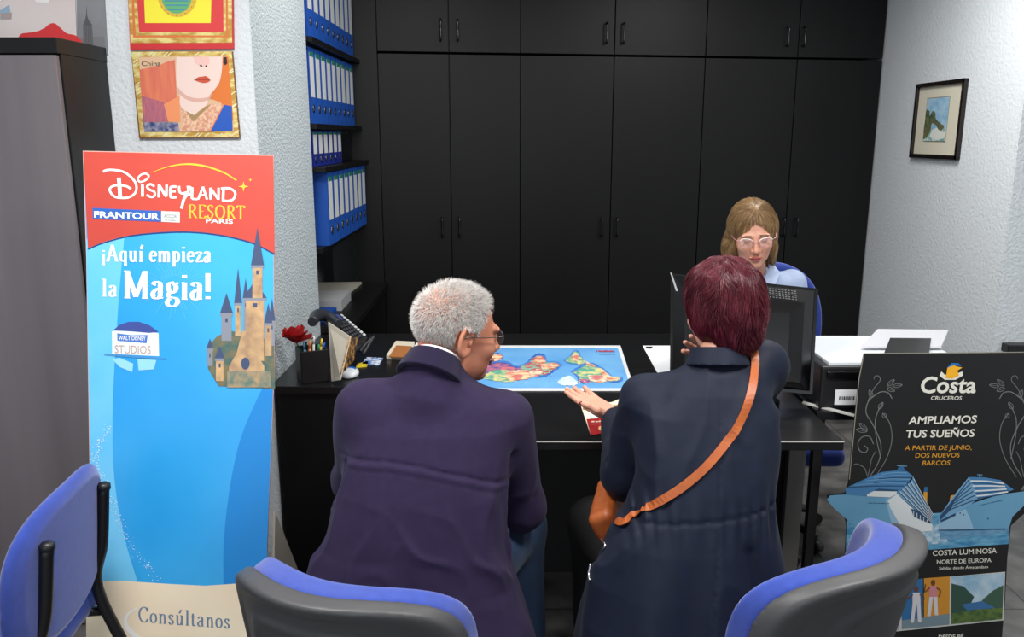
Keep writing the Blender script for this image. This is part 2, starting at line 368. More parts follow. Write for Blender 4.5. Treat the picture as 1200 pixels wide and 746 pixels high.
# floor: grey veined marble tiles
floor_m = mat('grey_marble', (116, 114, 112), .3, var=(7, (64, 63, 63), .16), bump=(6, .05, .001))
nt = floor_m.node_tree; b_ = nt.nodes['Principled BSDF']
br = nt.nodes.new('ShaderNodeTexBrick'); br.offset = 0; br.inputs['Scale'].default_value = 1; br.inputs['Brick Width'].default_value = .6; br.inputs['Row Height'].default_value = .6
br.inputs['Mortar Size'].default_value = .003; br.inputs['Color1'].default_value = br.inputs['Color2'].default_value = (1, 1, 1, 1); br.inputs['Mortar'].default_value = (.25, .25, .25, 1)
tc = nt.nodes.new('ShaderNodeTexCoord'); nt.links.new(tc.outputs['Object'], br.inputs['Vector'])
mx = nt.nodes.new('ShaderNodeMixRGB'); mx.blend_type = 'MULTIPLY'; mx.inputs[0].default_value = 1
src = b_.inputs['Base Color'].links[0].from_socket; nt.links.new(src, mx.inputs[1]); nt.links.new(br.outputs['Color'], mx.inputs[2]); nt.links.new(mx.outputs[0], b_.inputs['Base Color'])
# ================================================================== room shell
XL, XR, CEIL = -2.35, 2.2, 2.66
struct(MB().box((0, 2.0, -.05), (6.4, 8.2, .1)), 'floor', floor_m)
struct(MB().box((0, 2.0, CEIL+.05), (6.4, 8.2, .1)), 'ceiling', mat('ceiling_paint', (226, 226, 224), .9))
struct(MB().box((0, 5.75, 1.33), (5.2, .1, 2.66)), 'wall_back', plaster)
struct(MB().box((-.838-1.5/2-.04-.0, 3.18, CEIL/2), (1.5+.08, .74, CEIL)), 'wall_left', plaster).location
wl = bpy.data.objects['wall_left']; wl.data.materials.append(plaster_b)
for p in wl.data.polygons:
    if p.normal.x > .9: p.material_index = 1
struct(MB().box((-2.45, 1.4, CEIL/2), (.1, 3.4, CEIL)), 'wall_front_left', plaster)
struct(MB().box((-1.28, 4.62, CEIL/2), (.1, 2.14, CEIL)), 'wall_recess', plaster)
struct(MB().box((XR+.05, 4.72, CEIL/2), (.1, 2.0, CEIL)), 'wall_right', mat('right_plaster', (224, 230, 234), .85, bump=(60, .6, .006)))
struct(MB().box((XR+.5, 3.71, CEIL/2), (1.0, .02, CEIL)), 'wall_right_pillar', plaster)
struct(MB().box((3.25, 1.6, CEIL/2), (.1, 3.8, CEIL)), 'wall_far_right', plaster)
# ================================================================== built-in black cupboards on the back wall
BA = np.array([-.81, 4.68, 0]); BD = nrm((2.97, .46, 0)); BN = np.array([BD[1], -BD[0], 0])   # towards the room
def bk(x, y): r = ray(x, y); return CAMP+r*(((BA-CAMP)@BN)/(r@BN))
def bs(x, y=65): return float((bk(x, y)-BA)@BD)
RB = Matrix(((BD[0], -BN[0], 0), (BD[1], -BN[1], 0), (0, 0, 1)))
def bbox(mb, s0, s1, z0, z1, d0, d1, bev=.0, mi=0):
    """box along the cupboard wall; d = distance out of the front plane (negative = into the cupboard)"""
    c = BA+BD*(s0+s1)/2+BN*(d0+d1)/2; return mb.box((c[0], c[1], (z0+z1)/2), (s1-s0, abs(d1-d0), z1-z0), bev, RB, mi)
Z1 = 2.036
seams = [bs(442), bs(526), bs(610), bs(720), bs(827), bs(935), bs(1036)]
fill = MB(); bbox(fill, bs(408), seams[0]-.002, 0, CEIL-.01, -.3, 0)
tag(fill.build('filler_panel', wood), 'narrow black vertical panel between the binder shelves and the cupboards', 'panel')
names = ['left of three', 'middle of three', 'right of three']
hx = [(516, 536), (710, 730), (922, 941)]; hl = [(518, 538), (704, 722), (917, 932)]
where = ['nearest the blue binders', 'in the middle, behind the man and the map', 'nearest the white wall, behind the clerk']
for i in range(3):
    s0, s1, s2 = seams[2*i], seams[2*i+1], seams[2*i+2]
    for up in (0, 1):
        z0, z1 = (Z1+.006, CEIL-.01) if up else (0.0, Z1-.006)
        c = BA+BD*(s0+s2)/2
        t = empty('upper_cupboard' if up else 'tall_cupboard', (c[0], c[1], z0),
                  ('short black top cupboard with two doors, ' if up else 'tall black double-door cupboard, ')+where[i], 'cupboard',
                  'black top cupboards' if up else 'tall black cupboards')
        m = MB(); bbox(m, s0+.001, s2-(.07 if i == 2 else .001), z0, z1, -.34, -.02); m.build('body', wood, t)
        for k, (a, b) in enumerate(((s0, s1), (s1, s2))):
            m = MB(); bbox(m, a+.003, b-(.008 if i == 2 and k else .003), z0+(.0 if up else .08), z1, -.018, 0, .0015); d = m.build('door', wood, t)
            px = (hx if up else hl)[i][k]; yy = 38+i*2 if up else 266
            q = bk(px, yy); zz = q[2] if not up else 2.155; hh = .05
            base = BA+BD*((q-BA)@BD)
            h = MB(); A = base+BN*.028; A[2] = zz
            h.tube([A+[0, 0, -hh]-BN*.028, A+[0, 0, -hh], A, A+[0, 0, hh], A+[0, 0, hh]-BN*.028], .0055, 10, res=4)
            h.build('handle', chrome_b, d)
# ================================================================== binder shelves in the recess on the left
XS = -.838
sh = empty('binder_shelf_unit', (-1.03, 4.1, 0), 'black open shelving filled with blue binders beside the white pillar', 'shelf')
zs = [1.995, 1.647, 1.467, 1.122]
m = MB(); m.box((-1.215, 4.12, 1.33), (.02, 1.1, 2.64)); m.build('back_panel', wood, sh)
for z in zs:
    d = .02 if z != 1.467 else .05
    MB().box(((-1.2+XS+d)/2, 4.12, z-.011), (1.2+XS+d, 1.09, .022), .002).build('shelf', wood, sh)
bcard = mat('blue_binder_card', (24, 84, 178), .5); lab_w = mat('binder_label', (214, 216, 210), .6); lab_g = mat('binder_label_green', (30, 120, 84), .6)
hole_m = mat('ring_steel', (150, 152, 156), .3, 1)
def make_binder(h, w, dark=False):
    t = empty('ring_binder', (0, 0, 0), 'x', 'binder')
    D = .29
    m = MB(); m.box((-.0012, 0, h/2), (.0024, w, h), .001); m.box((-D/2, -w/2+.0012, h/2), (D, .0024, h), .001); m.box((-D/2, w/2-.0012, h/2), (D, .0024, h), .001)
    m.build('cover', mat('dark_blue_binder_card', (20, 40, 140), .5) if dark else bcard, t)
    MB().box((-D/2-.006, 0, h/2), (D-.02, w-.012, h-.016)).build('pages', paper, t)
    l = MB(); l.box((.0006, 0, h*.64), (.0012, w*.66, h*.58)).build('spine_label', lab_w, t)
    MB().box((.0014, 0, h*.91), (.0012, w*.66, h*.06)).build('label_band', lab_g, t)
    b = MB(); b.lathe((.0008, 0, h*.2), [(w*.11, 0), (w*.17, .0), (w*.17, .002), (w*.11, .002)], 20, 0, ((0, 0, 1), (0, 1, 0), (-1, 0, 0)))
    r = b.build('finger_ring', hole_m, t)
    MB().lathe((.0009, 0, h*.2), [(0.0001, 0), (w*.11, 0)], 20, 0, ((0, 0, 1), (0, 1, 0), (-1, 0, 0))).build('hole', gap_m, r)
    return t
def copy_tree(o, parent=None):
    c = o.copy(); COL.objects.link(c)
    if parent is not None: c.parent = parent
    for ch in list(o.children): copy_tree(ch, c)
    return c
ordn = ['first', 'second', 'third', 'fourth', 'fifth', 'sixth', 'seventh', 'eighth', 'ninth', 'tenth', 'eleventh', 'twelfth']
def row(n, y0, y1, z, xs, h, shelfname, dark=False, tilt=0):
    w = (y1-y0)/n; proto = make_binder(h, w*.93, dark)
    for i in range(n):
        o = proto if i == 0 else copy_tree(proto)
        o.location = (xs, y0+w*(i+.5), z+.0005); o.rotation_euler = (0, 0, 0)
        kind = 'small dark blue binder' if dark else 'blue lever arch binder'
        pos = 'closest to the pillar' if i == 0 else ('at the far end' if i == n-1 else ordn[i]+' from the pillar')
        o['label'] = f'{kind} on {shelfname}, {pos}'; o['category'] = 'binder'; o['group'] = 'binders on '+shelfname
row(9, 3.60, 4.62, zs[0], XS-.002, .33, 'top shelf')
row(9, 3.60, 4.60, zs[1], XS-.006, .312, 'second shelf from the top')
row(6, 3.60, 4.22, zs[2], XS-.006, .153, 'shallow third shelf', True)
row(8, 3.66, 4.62, zs[3], XS+.035, .318, 'lowest binder shelf')
# low shelf with boxes and papers
lowb = tag(MB().box((-.95, 4.1, .769), (.5, 1.1, .03), .002).build('low_shelf_board', wood), 'low black board under the binder shelves holding papers', 'shelf')
def pslab(name, px, z, h, m, label, cat, grp=None, bev=.002):
    """flat item standing at height z whose top outline is traced at z+h"""
    P = [pz(x, y, z+h) for x, y in px]; mb = MB().prism([(p[0], p[1], z) for p in P], (0, 0, h)); return tag(mb.build(name, m), label, cat, grp)
zt = .7845
pslab('file_box', [(346, 340), (411, 340), (400, 352), (350, 352)], zt, .05, lightgrey, 'light grey flat file box with a printed cover on the low shelf', 'box')
pslab('magazine', [(356, 331), (424, 330), (410, 341), (350, 341)], zt+.001, .012, mat('beige_magazine', (188, 184, 172), .5), 'pale magazine lying behind the grey file box', 'magazine')
tag(MB().box((-.93, 3.72, .80), (.22, .2, .03), .003).build('blue_folder', mat('blue_folder', (22, 74, 160), .5)), 'blue folder on the low shelf in front of the grey box, beside the pillar', 'folder')
# ================================================================== tall cabinet front left
t = empty('tall_cabinet', (-1.83, 2.66, 0), 'tall black wooden cabinet at the left edge behind the blue chair', 'cabinet')
CX0, CX1, CY0, CY1 = -2.35, -1.308, 2.506, 2.806
MB().box(((CX0+CX1)/2, (CY0+CY1)/2+.01, .915), (CX1-CX0, CY1-CY0-.02, 1.83), .002).build('body', wood, t)
MB().box(((CX0+CX1)/2, (CY0+CY1)/2, 1.852), (CX1-CX0+.004, CY1-CY0, .044), .002).build('top_board', wood, t)
MB().box(((CX0+CX1)/2, CY0+.008, .915), (CX1-CX0-.01, .02, 1.82), .002).build('door', woodg, t)
# ================================================================== desks
def desk_top(name, x0, x1, y0, y1, label, cat='desk'):
    return empty(name, ((x0+x1)/2, (y0+y1)/2, 0), label, cat)
edge_m = mat('worktop_edge', (120, 118, 112), .3)
D0, D1 = 2.24, 2.98
t = desk_top('office_desk', -.40, .945, D0, D1, 'black office desk in front of the seated couple')
MB().box(((-.40+.945)/2, (D0+D1)/2, .736), (1.345, D1-D0, .028), .003).build('worktop', woodh, t)
MB().box(((-.40+.945)/2, D0-.0015, .7495), (1.343, .003, .0035), .0008).build('edge_glint_line', mat('edge_glint', (205, 203, 196), .35), t)  # pale line painted for the highlight along the front edge
MB().box(((-.36+.88)/2, D1-.12, .36), (1.24, .018, .72), .001).build('modesty_panel', mat('black_panel', (40, 40, 41), .5, bump=(20, .2, .002), stretch=(.05, 1, 1)), t)
for x in (-.37, .905):
    m = MB(); m.box((x, 2.50, .372), (.055, .03, .70), .004); m.box((x, 2.86, .372), (.055, .03, .70), .004); m.box((x, 2.66, .015), (.06, .6, .03), .006); m.box((x, 2.66, .71), (.05, .5, .02), .002); m.build('leg', mat('grey_leg', (92, 90, 88), .4, .3), t)
t = desk_top('corner_counter', -.838, -.40, 2.77, 3.56, 'black corner counter beside the pillar, holding the phone and pen box', 'counter')
MB().box(((-.838-.404)/2, (2.77+3.56)/2, .736), (.434, .79, .028), .003).build('worktop', woodh, t)
MB().box(((-.82-.42)/2, 3.17, .36), (.40, .76, .719), .002).build('body', wood, t)
t = desk_top('rear_counter', -.40, .72, 2.985, 3.56, 'black rear counter under the far part of the map', 'counter')
MB().box(((-.40+.72)/2+.0, (2.985+3.56)/2, .736), (1.116, .573, .028), .003).build('worktop', woodh, t)
MB().box(((-.38+.70)/2, 3.3, .36), (1.08, .48, .719), .002).build('body', wood, t)
t = desk_top('printer_stand', .955, 1.55, 2.50, 2.93, 'low black side table carrying the printer', 'table')
MB().box((1.255, 2.715, .736), (.59, .43, .028), .003).build('worktop', woodh, t)
for x, y in ((.98, 2.53), (1.53, 2.53), (.98, 2.90), (1.53, 2.90)): MB().box((x, y, .361), (.03, .03, .721), .003).build('leg', blackmet, t)
# ================================================================== ceiling lamps (above the frame)
lampm = bpy.data.materials.new('lamp_panel'); lampm.use_nodes = True
e = lampm.node_tree.nodes['Principled BSDF']; e.inputs['Emission Color'].default_value = (1, .97, .93, 1); e.inputs['Emission Strength'].default_value = 0.0; e.inputs['Base Color'].default_value = (.9, .9, .9, 1)
LAMPS = [(-.7, 1.3), (1.0, 1.3), (-.2, 3.2), (1.4, 3.5)]
LP = [78, 78, 22, 44]
for i, (x, y) in enumerate(LAMPS):
    t = empty('ceiling_lamp', (x, y, CEIL-.04), 'square white ceiling lamp panel overhead', 'lamp', 'ceiling lamps')
    MB().box((x, y, CEIL-.02), (.62, .62, .038), .004).build('frame', white, t); MB().box((x, y, CEIL-.042), (.56, .56, .006)).build('diffuser', lampm, t)
    L = bpy.data.lights.new('lamp_light', 'AREA'); L.shape = 'SQUARE'; L.size = .56; L.energy = LP[i]; L.color = (1, .98, .95)
    o = bpy.data.objects.new('lamp_light', L); COL.objects.link(o); o.location = (x, y, CEIL-.05)
# daylight through the open shopfront behind the camera
W = bpy.data.worlds.new('world'); SC.world = W; W.use_nodes = True; W.node_tree.nodes['Background'].inputs[0].default_value = (.86, .93, 1, 1); W.node_tree.nodes['Background'].inputs[1].default_value = .62
L = bpy.data.lights.new('shopfront_daylight', 'AREA'); L.shape = 'RECTANGLE'; L.size = 3.6; L.size_y = 2.0; L.energy = 44; L.color = (.9, .95, 1)
o = bpy.data.objects.new('shopfront_daylight', L); COL.objects.link(o); o.location = (-.6, -1.7, 1.5); o.rotation_euler = (math.radians(90), 0, math.radians(0))
SC.view_settings.view_transform = 'Standard'; SC.view_settings.look = 'None'; SC.view_settings.exposure = -0.75; SC.view_settings.gamma = 1; SC.view_settings.use_curve_mapping = False
SC.cycles.use_denoising = True
# ================================================================== things on the desks
ZD = .751
def quad(name, pts, z, m, label, cat, h=.0012):
    P = [pz(x, y, z) for x, y in pts]; return tag(MB().prism(P, (0, 0, h)).build(name, m), label, cat)
# --- world map desk mat (upside down as seen from here)
t = empty('world_map', tuple(pz(640, 430, ZD)), 'large blue world map mat with white border lying on the desk between the couple', 'map')
MAPP = [(548, 405), (727, 405), (744.5, 458), (521, 458)]
sheet = MB().prism([pz(x, y, ZD) for x, y in MAPP], (0, 0, .0018)).build('sheet', mat('map_border_white', (232, 234, 236), .3), t)
A = Art((0, 0, ZD+.0022), (0, 0, 1))
sea = mat('map_sea', (92, 158, 220), .35, var=(7, (120, 182, 230), .2)); sea2 = mat('map_shelf_sea', (42, 92, 180), .3, var=(40, (90, 150, 220), .2))
A.poly('sea_print', [(549, 407.5), (724, 407.5), (739.5, 454.5), (524, 454.5)], sea, 0)
def mc(n, a, b): return mat('map_'+n, a, .35, var=(38, b, .08), bump=None)
land = [mc('rose', (214, 120, 112), (240, 214, 170)), mc('green', (92, 170, 146), (226, 214, 150)), mc('mixed', (196, 84, 90), (120, 196, 170)), mc('cream', (232, 224, 190), (206, 120, 120)), mc('ice', (232, 240, 244), (200, 222, 236)), mc('violet', (96, 90, 156), (214, 120, 128))]
k_ = 1200/220.
def zq(L): return [(560+x/k_, 390+y/k_) for x, y in L]
blobs = [
 ([(60, 150), (110, 132), (150, 140), (152, 165), (118, 178), (80, 172)], 0, 2),
 ([(60, 215), (100, 190), (180, 190), (240, 215), (300, 225), (320, 260), (260, 270), (180, 268), (90, 262), (50, 262)], 5, 2),
 ([(40, 265), (100, 240), (190, 238), (260, 250), (300, 270), (250, 300), (170, 310), (90, 300), (30, 290)], 1, 3),
 ([(180, 250), (240, 238), (320, 240), (352, 262), (330, 290), (260, 300), (190, 298)], 0, 4),
 ([(270, 215), (330, 185), (352, 160), (392, 145), (430, 158), (440, 185), (510, 192), (520, 210), (480, 235), (440, 262), (390, 272), (330, 262), (290, 240)], 2, 2),
 ([(350, 185), (375, 150), (410, 150), (432, 178), (400, 196)], 0, 4), ([(400, 195), (505, 195), (512, 212), (440, 232), (410, 225)], 0, 4), ([(330, 250), (380, 230), (420, 240), (385, 275), (345, 275)], 3, 4),
 ([(560, 175), (600, 140), (618, 122), (640, 122), (655, 150), (682, 180), (672, 200), (630, 196), (590, 190)], 1, 2), ([(596, 150), (636, 138), (650, 165), (620, 180)], 0, 4),
 ([(610, 250), (650, 228), (700, 205), (760, 214), (820, 250), (850, 275), (905, 278), (900, 300), (850, 308), (790, 292), (720, 300), (660, 296), (640, 270)], 1, 2),
 ([(785, 245), (815, 248), (850, 280), (900, 280), (890, 302), (830, 302), (795, 280)], 0, 4), ([(700, 268), (790, 270), (830, 300), (780, 318), (715, 300)], 3, 4),
 ([(640, 300), (690, 292), (730, 305), (700, 318), (650, 316)], 5, 3),
 ([(508, 312), (545, 282), (590, 276), (625, 300), (640, 325), (590, 335), (535, 330)], 4, 3),
 ([(690, 180), (740, 205), (760, 214), (700, 205)], 0, 3)]
def wobble(P, amp, seed):
    g = random.Random(seed); P = catmull(np.array(P+[P[0]], float), 5)[:-1]
    return [(x+g.uniform(-amp, amp), y+g.uniform(-amp, amp)*.6) for x, y in P]
for i, (L, mi_, ly) in enumerate(blobs):
    c = np.mean(L, 0)
    if ly == 2: A.poly('sea_print', zq(wobble([(c[0]+(x-c[0])*1.14+0, c[1]+(y-c[1])*1.25) for x, y in L], 4, i)), sea2, .4+.05*i)
    A.poly('land_print', zq(wobble(L, 5, 50+i)), land[mi_], ly+.05*i)
g = random.Random(3)
for i in range(46):
    x, y = g.choice([(g.uniform(150, 480), g.uniform(285, 325)), (g.uniform(560, 760), g.uniform(285, 322)), (g.uniform(380, 480), g.uniform(200, 275))])
    A.poly('land_print', zq([(x, y), (x+g.uniform(4, 12), y+2), (x+g.uniform(2, 9), y+g.uniform(4, 9))]), land[g.choice([3, 4, 5, 1])], 6)
A.marks('title_print', 560+757/k_, 390+120/k_, 560+868/k_, 2.2, mat('map_red', (196, 30, 40), .4), seed=2, bold=.8); A.marks('title_print#2', 560+775/k_, 390+136/k_, 560+876/k_, 1.3, mat('map_ink', (60, 96, 150), .4), seed=3)
A.flush(t)
# --- brochure under the woman's hand
t = empty('travel_brochure', tuple(pz(705, 480, ZD)), 'folded cream and red travel brochure under the woman\'s open hand', 'brochure')
k2 = 746/130.
def z2(L): return [(650+x/k2, 390+y/k2) for x, y in L]
MB().prism([pz(x, y, ZD) for x, y in z2([(168, 465), (380, 468), (470, 432), (500, 440), (520, 560), (400, 660), (242, 686)])], (0, 0, .001)).build('sheet', mat('brochure_cream', (232, 224, 202), .45), t)
A = Art((0, 0, ZD+.0014), (0, 0, 1))
A.poly('photo_print', z2([(215, 578), (520, 556), (560, 640), (242, 686)]), mat('brochure_red', (168, 28, 30), .4), 1)
A.marks('lettering', *z2([(190, 514)])[0], 738, 2.8, mat('brochure_gold', (176, 128, 44), .4), dy=-5, bold=.7)
A.marks('lettering#2', *z2([(248, 600)])[0], 724, 2, mat('cream_ink', (240, 226, 200), .4), dy=-1.2, seed=5, bold=.8); A.marks('lettering#2', *z2([(244, 616)])[0], 724, 1.6, mat('rose_ink', (206, 130, 120), .4), dy=-1.2, seed=6)
A.poly('photo_print', z2([(232, 548), (400, 520), (420, 560), (240, 574)]), mat('brochure_sky', (206, 214, 222), .4), 1.5)
A.disc('photo_print', *z2([(312, 640)])[0], 3, 2.6, mat('brochure_cup', (236, 190, 130), .4), 2)
A.flush(t)
# --- white sheets between map and monitor
quad('paper_sheet', [(753, 405), (792, 405), (830, 440), (772, 440)], ZD, paper, 'white printed sheet on the desk left of the monitor', 'paper')
tag(MB().prism([pz(x, y, ZD+.002) for x, y in [(757, 406), (765, 406), (763, 408.2), (757, 408)]], (0, 0, .001)).build('paper_clip', blackp), 'small black clip on the corner of the white sheet', 'clip')
# --- brown note block and white tablet left of the man
t = empty('note_block', tuple(pz(472, 413, ZD)), 'brown note block in a pale tray left of the man\'s head', 'notepad')
MB().prism([pz(x, y, ZD) for x, y in [(464, 404), (486, 405), (480, 422), (453, 421)]], (0, 0, .018)).build('tray', mat('cream_plastic', (216, 206, 184), .5), t)
MB().prism([pz(x, y, ZD+.018) for x, y in [(464.5, 405.5), (483, 406.5), (476, 419), (456, 418.5)]], (0, 0, .004)).build('block', mat('brown_card', (158, 98, 46), .7), t)
tag(MB().prism([pz(x, y, ZD) for x, y in [(488, 403), (520, 404), (510, 424), (477, 423)]], (0, 0, .006)).build('white_folder', paper), 'white sheet folder beside the brown note block', 'folder')
# --- blue and yellow leaflet, mouse
quad('leaflet', [(430, 419), (449, 420), (444, 428), (424, 427)], ZD, mat('leaflet_blue', (40, 110, 196), .4, var=(60, (225, 232, 240), .06)), 'small blue and white leaflet left of the man\'s collar', 'leaflet', .003)
quad('sticky_note', [(419, 427), (432, 423), (430, 430), (417, 431)], ZD, mat('yellow_note', (232, 206, 50), .7), 'small yellow note beside the computer mouse', 'note', .003)
t = empty('computer_mouse', tuple(pz(408, 436, ZD)), 'white and blue computer mouse at the foot of the display box', 'mouse')
c = pz(410, 436, ZD+.012); R = Matrix.Rotation(math.radians(-35), 3, 'Z')
f = lambda P: smax(ell(P, (c[0], c[1], c[2]-.004), (.032, .05, .022)), -(P[:, 2]-ZD), .003)
sdf_obj('shell', f, (np.arange(c[0]-.045, c[0]+.045, .003), np.arange(c[1]-.06, c[1]+.06, .003), np.arange(ZD-.006, ZD+.04, .003)), [mat('mouse_white', (226, 230, 234), .3), mat('mouse_blue', (30, 100, 190), .3)], t,
        mi=lambda C: ((C[:, 1] > c[1]-.005) & (np.abs(C[:, 0]-c[0]) < .022) & (C[:, 2] > ZD+.006)).astype(int))
# --- pen box with pens and clock
t = empty('pen_box', tuple(pz(370, 440, ZD)), 'black square pen box with a small white clock face at the counter corner', 'pen holder')
bx0 = pz(351, 447, ZD); R = Matrix.Rotation(math.radians(24), 3, 'Z')
bc = np.array([bx0[0]+.040, bx0[1]+.035, ZD]); bh = .115
m = MB()
for s_ in (-1, 1):
    m.box(bc+np.array(R @ Vector((s_*.046, 0, bh/2))), (.006, .098, bh), .0015, R); m.box(bc+np.array(R @ Vector((0, s_*.046, bh/2))), (.098, .006, bh), .0015, R)
m.box(bc+np.array([0, 0, .004]), (.094, .094, .006), 0, R); m.build('box', mat('black_leatherette', (24, 22, 22), .45, bump=(200, .15, .001)), t)
def onface(u, w, d): return bc+np.array(R @ Vector((.049+d, u, w)))
MB().box(onface(0, .058, .002), (.004, .05, .07), .002, R).build('clock_frame', silver, t)
MB().box(onface(0, .058, .0045), (.002, .04, .058), .0, R).build('clock_face', mat('clock_face', (206, 206, 200), .5), t)
m = MB(); m.box(onface(0, .066, .006), (.001, .003, .018), 0, R); m.box(onface(.005, .058, .006), (.001, .012, .003), 0, R); m.build('clock_hands', blackp, t)
pens = [('blue', (30, 90, 200)), ('yellow', (232, 198, 40)), ('white', (226, 226, 226)), ('black', (20, 20, 22)), ('light blue', (96, 168, 226)), ('orange', (224, 120, 40)), ('green', (40, 140, 90))]
for i, (n_, c_) in enumerate(pens):
    a = i*.9; p = empty('pen', tuple(bc+np.array([.02*math.cos(a), .02*math.sin(a), .01])), f'{n_} pen standing in the black pen box', 'pen', 'pens in the pen box')
    b0 = bc+np.array([.022*math.cos(a), .022*math.sin(a), .008]); b1 = b0+np.array([.014*math.cos(a)+.01, .012*math.sin(a), .125+.008*(i % 3)]); dd = b1-b0
    MB().cyl(b0+dd*.1, b1-dd*.2, .0045, n=10).build('barrel', mat('pen_'+n_.replace(' ', '_'), c_, .35), p); MB().cyl(b1-dd*.2, b1, .0052, .0035, n=10).build('cap', mat('pen_'+n_.replace(' ', '_'), c_, .35), p); MB().cyl(b0, b0+dd*.1, .001, .0045, n=10).build('tip', silver, p)
# red fabric flower leaning out of the box
t = empty('fabric_flower', tuple(bc+np.array([-.03, -.01, .01])), 'red fabric poppy flower leaning out of the black pen box', 'flower')
fc = bc+np.array([-.048, -.022, .140])
MB().tube([bc+[-.02, 0, .01], bc+[-.03, -.005, .09], fc], .0022, 8).build('stem', mat('green_wire', (40, 92, 50), .5), t)
redf = mat('red_felt', (196, 22, 26), .75, var=(60, (150, 10, 16), .2))
g = np.random.default_rng(2)
for i in range(9):
    a = i*2.4; el = .25+.5*(i % 3); d = nrm((math.cos(a), math.sin(a)*.7, el)); u = nrm(np.cross(d, (0, 0, 1))); n_ = np.cross(u, d); L = .062; m = MB(); rows, cols = 7, 7; vs = []
    for r_ in range(rows):
        tt = r_/(rows-1); w = .031*math.sin(math.pi*min(.94, .12+tt*.8))**.7
        for c2 in range(cols):
            s2 = (c2/(cols-1)-.5)*2; vs.append(fc+d*L*tt+u*w*s2+n_*(.016*tt*tt*(-1 if i % 2 else .6)+.010*s2*s2+.003*math.sin(5*s2+i+4*tt)))
    n0 = len(vs); vs += [v-n_*.0012 for v in vs]
    F = [(r_*cols+c2, r_*cols+c2+1, (r_+1)*cols+c2+1, (r_+1)*cols+c2) for r_ in range(rows-1) for c2 in range(cols-1)]
    m.add(vs, F+[tuple(k+n0 for k in q)[::-1] for q in F], 0, True); m.build('petal', redf, t)
MB().lathe(fc+[0, 0, .004], [(.0001, .014), (.008, .010), (.010, .003), (.006, -.003), (.0001, -.004)], 16).build('flower_center', mat('flower_dark', (60, 8, 12), .8), t)
# --- desk telephone with handset, tilted up
t = empty('desk_telephone', tuple(pz(420, 420, ZD)), 'black desk telephone with a small screen and rows of white keys behind the pen box', 'telephone')
k3 = 180/1033.
def z3(x, y): return (340+x*k3, 330+y*k3)
P1, P2, P3 = px_(*z3(165, 225), -.70), None, None
TL = pt_(*z3(235, 205), 3.28); TR = pt_(*z3(335, 215), 3.36); BR = pt_(*z3(520, 375), 3.12); BL = pt_(*z3(430, 440), 3.04)
m = MB(); n_ = nrm(np.cross(TR-TL, BL-TL)); n_ = n_ if n_[2] > 0 else -n_
m.prism([TL, TR, BR, BL], -n_*.03); m.build('body', blackp, t)
def tp(u, v, d=.0): return (TL*(1-u)+TR*u)*(1-v)+(BL*(1-u)+BR*u)*v+n_*d
MB().prism([tp(.15, .06, .001), tp(.75, .06, .001), tp(.75, .26, .001), tp(.15, .26, .001)], n_*.002).build('screen', mat('phone_screen', (70, 80, 150), .25), t)
wk = mat('white_key', (200, 202, 204), .5)
m = MB()
for i in range(9): v = .06+i*.1; m.prism([tp(.9, v, .001), tp(1.02, v, .001), tp(1.02, v+.07, .001), tp(.9, v+.07, .001)], n_*.003)
m.build('speed_dial_keys', wk, t)
m = MB()
for i in range(6):
    for j in range(4): u, v = .18+j*.16, .34+i*.1; m.prism([tp(u, v, .001), tp(u+.1, v, .001), tp(u+.1, v+.06, .001), tp(u, v+.06, .001)], n_*.004)
m.build('keypad', mat('dark_key', (58, 58, 62), .5), t)
foot = MB(); fb = (BL+BR)/2; foot.prism([tp(.1, .3, -.03), tp(.9, .3, -.03), np.array([*tp(.9, .3)[:2], ZD]), np.array([*tp(.1, .3)[:2], ZD])], (0, .02, 0)); foot.build('stand', blackp, t)
hs = [pt_(*z3(150, 270), 3.10), pt_(*z3(185, 225), 3.2), pt_(*z3(260, 235), 3.25), pt_(*z3(400, 335), 3.12), pt_(*z3(440, 400), 3.0)]
MB().tube(hs[:3]+[pt_(*z3(330, 280), 3.18)], [.018, .024, .022, .016], 14).build('handset', mat('handset_grey', (44, 46, 52), .35), t)
cd = [pt_(*z3(470, 470), 3.05), pt_(*z3(500, 430), 3.08), pt_(*z3(560, 370), 3.12), pt_(*z3(545, 395), 3.1), pt_(*z3(490, 490), 3.05)]
MB().tube([np.maximum(p, [-9, -9, ZD+.008]) for p in cd], .006, 8).build('cord', blackp, t)
# --- cream angled display box with a mottled inside
t = empty('leaflet_box', tuple(pz(395, 440, ZD)), 'cream cardboard leaflet box with brown patterned front beside the pen box', 'box')
q = lambda x, y, tt: pt_(*z3(x, y), tt)
a0, a1, a2, a3 = q(255, 270, 2.98), q(405, 370, 2.90), q(335, 660, 2.86), q(275, 600, 2.93)
a2[2] = max(a2[2], ZD+.001); a3[2] = ZD+.002
MB().prism([a0, a1, a2, a3], nrm(np.cross(a1-a0, a3-a0))*.004).build('side_panel', mat('cream_card', (206, 200, 184), .6), t)
b1, b2 = q(455, 375, 2.99), q(430, 530, 2.97); b2[2] = max(b2[2], ZD+.002); b3 = q(365, 570, 2.9)
MB().prism([a1, b1, b2, a2+(a1-a2)*.12], nrm(np.cross(b1-a1, b2-a1))*.004).build('printed_panel', mat('brown_mottle', (44, 26, 14), .5, var=(85, (206, 150, 70), .06)), t)
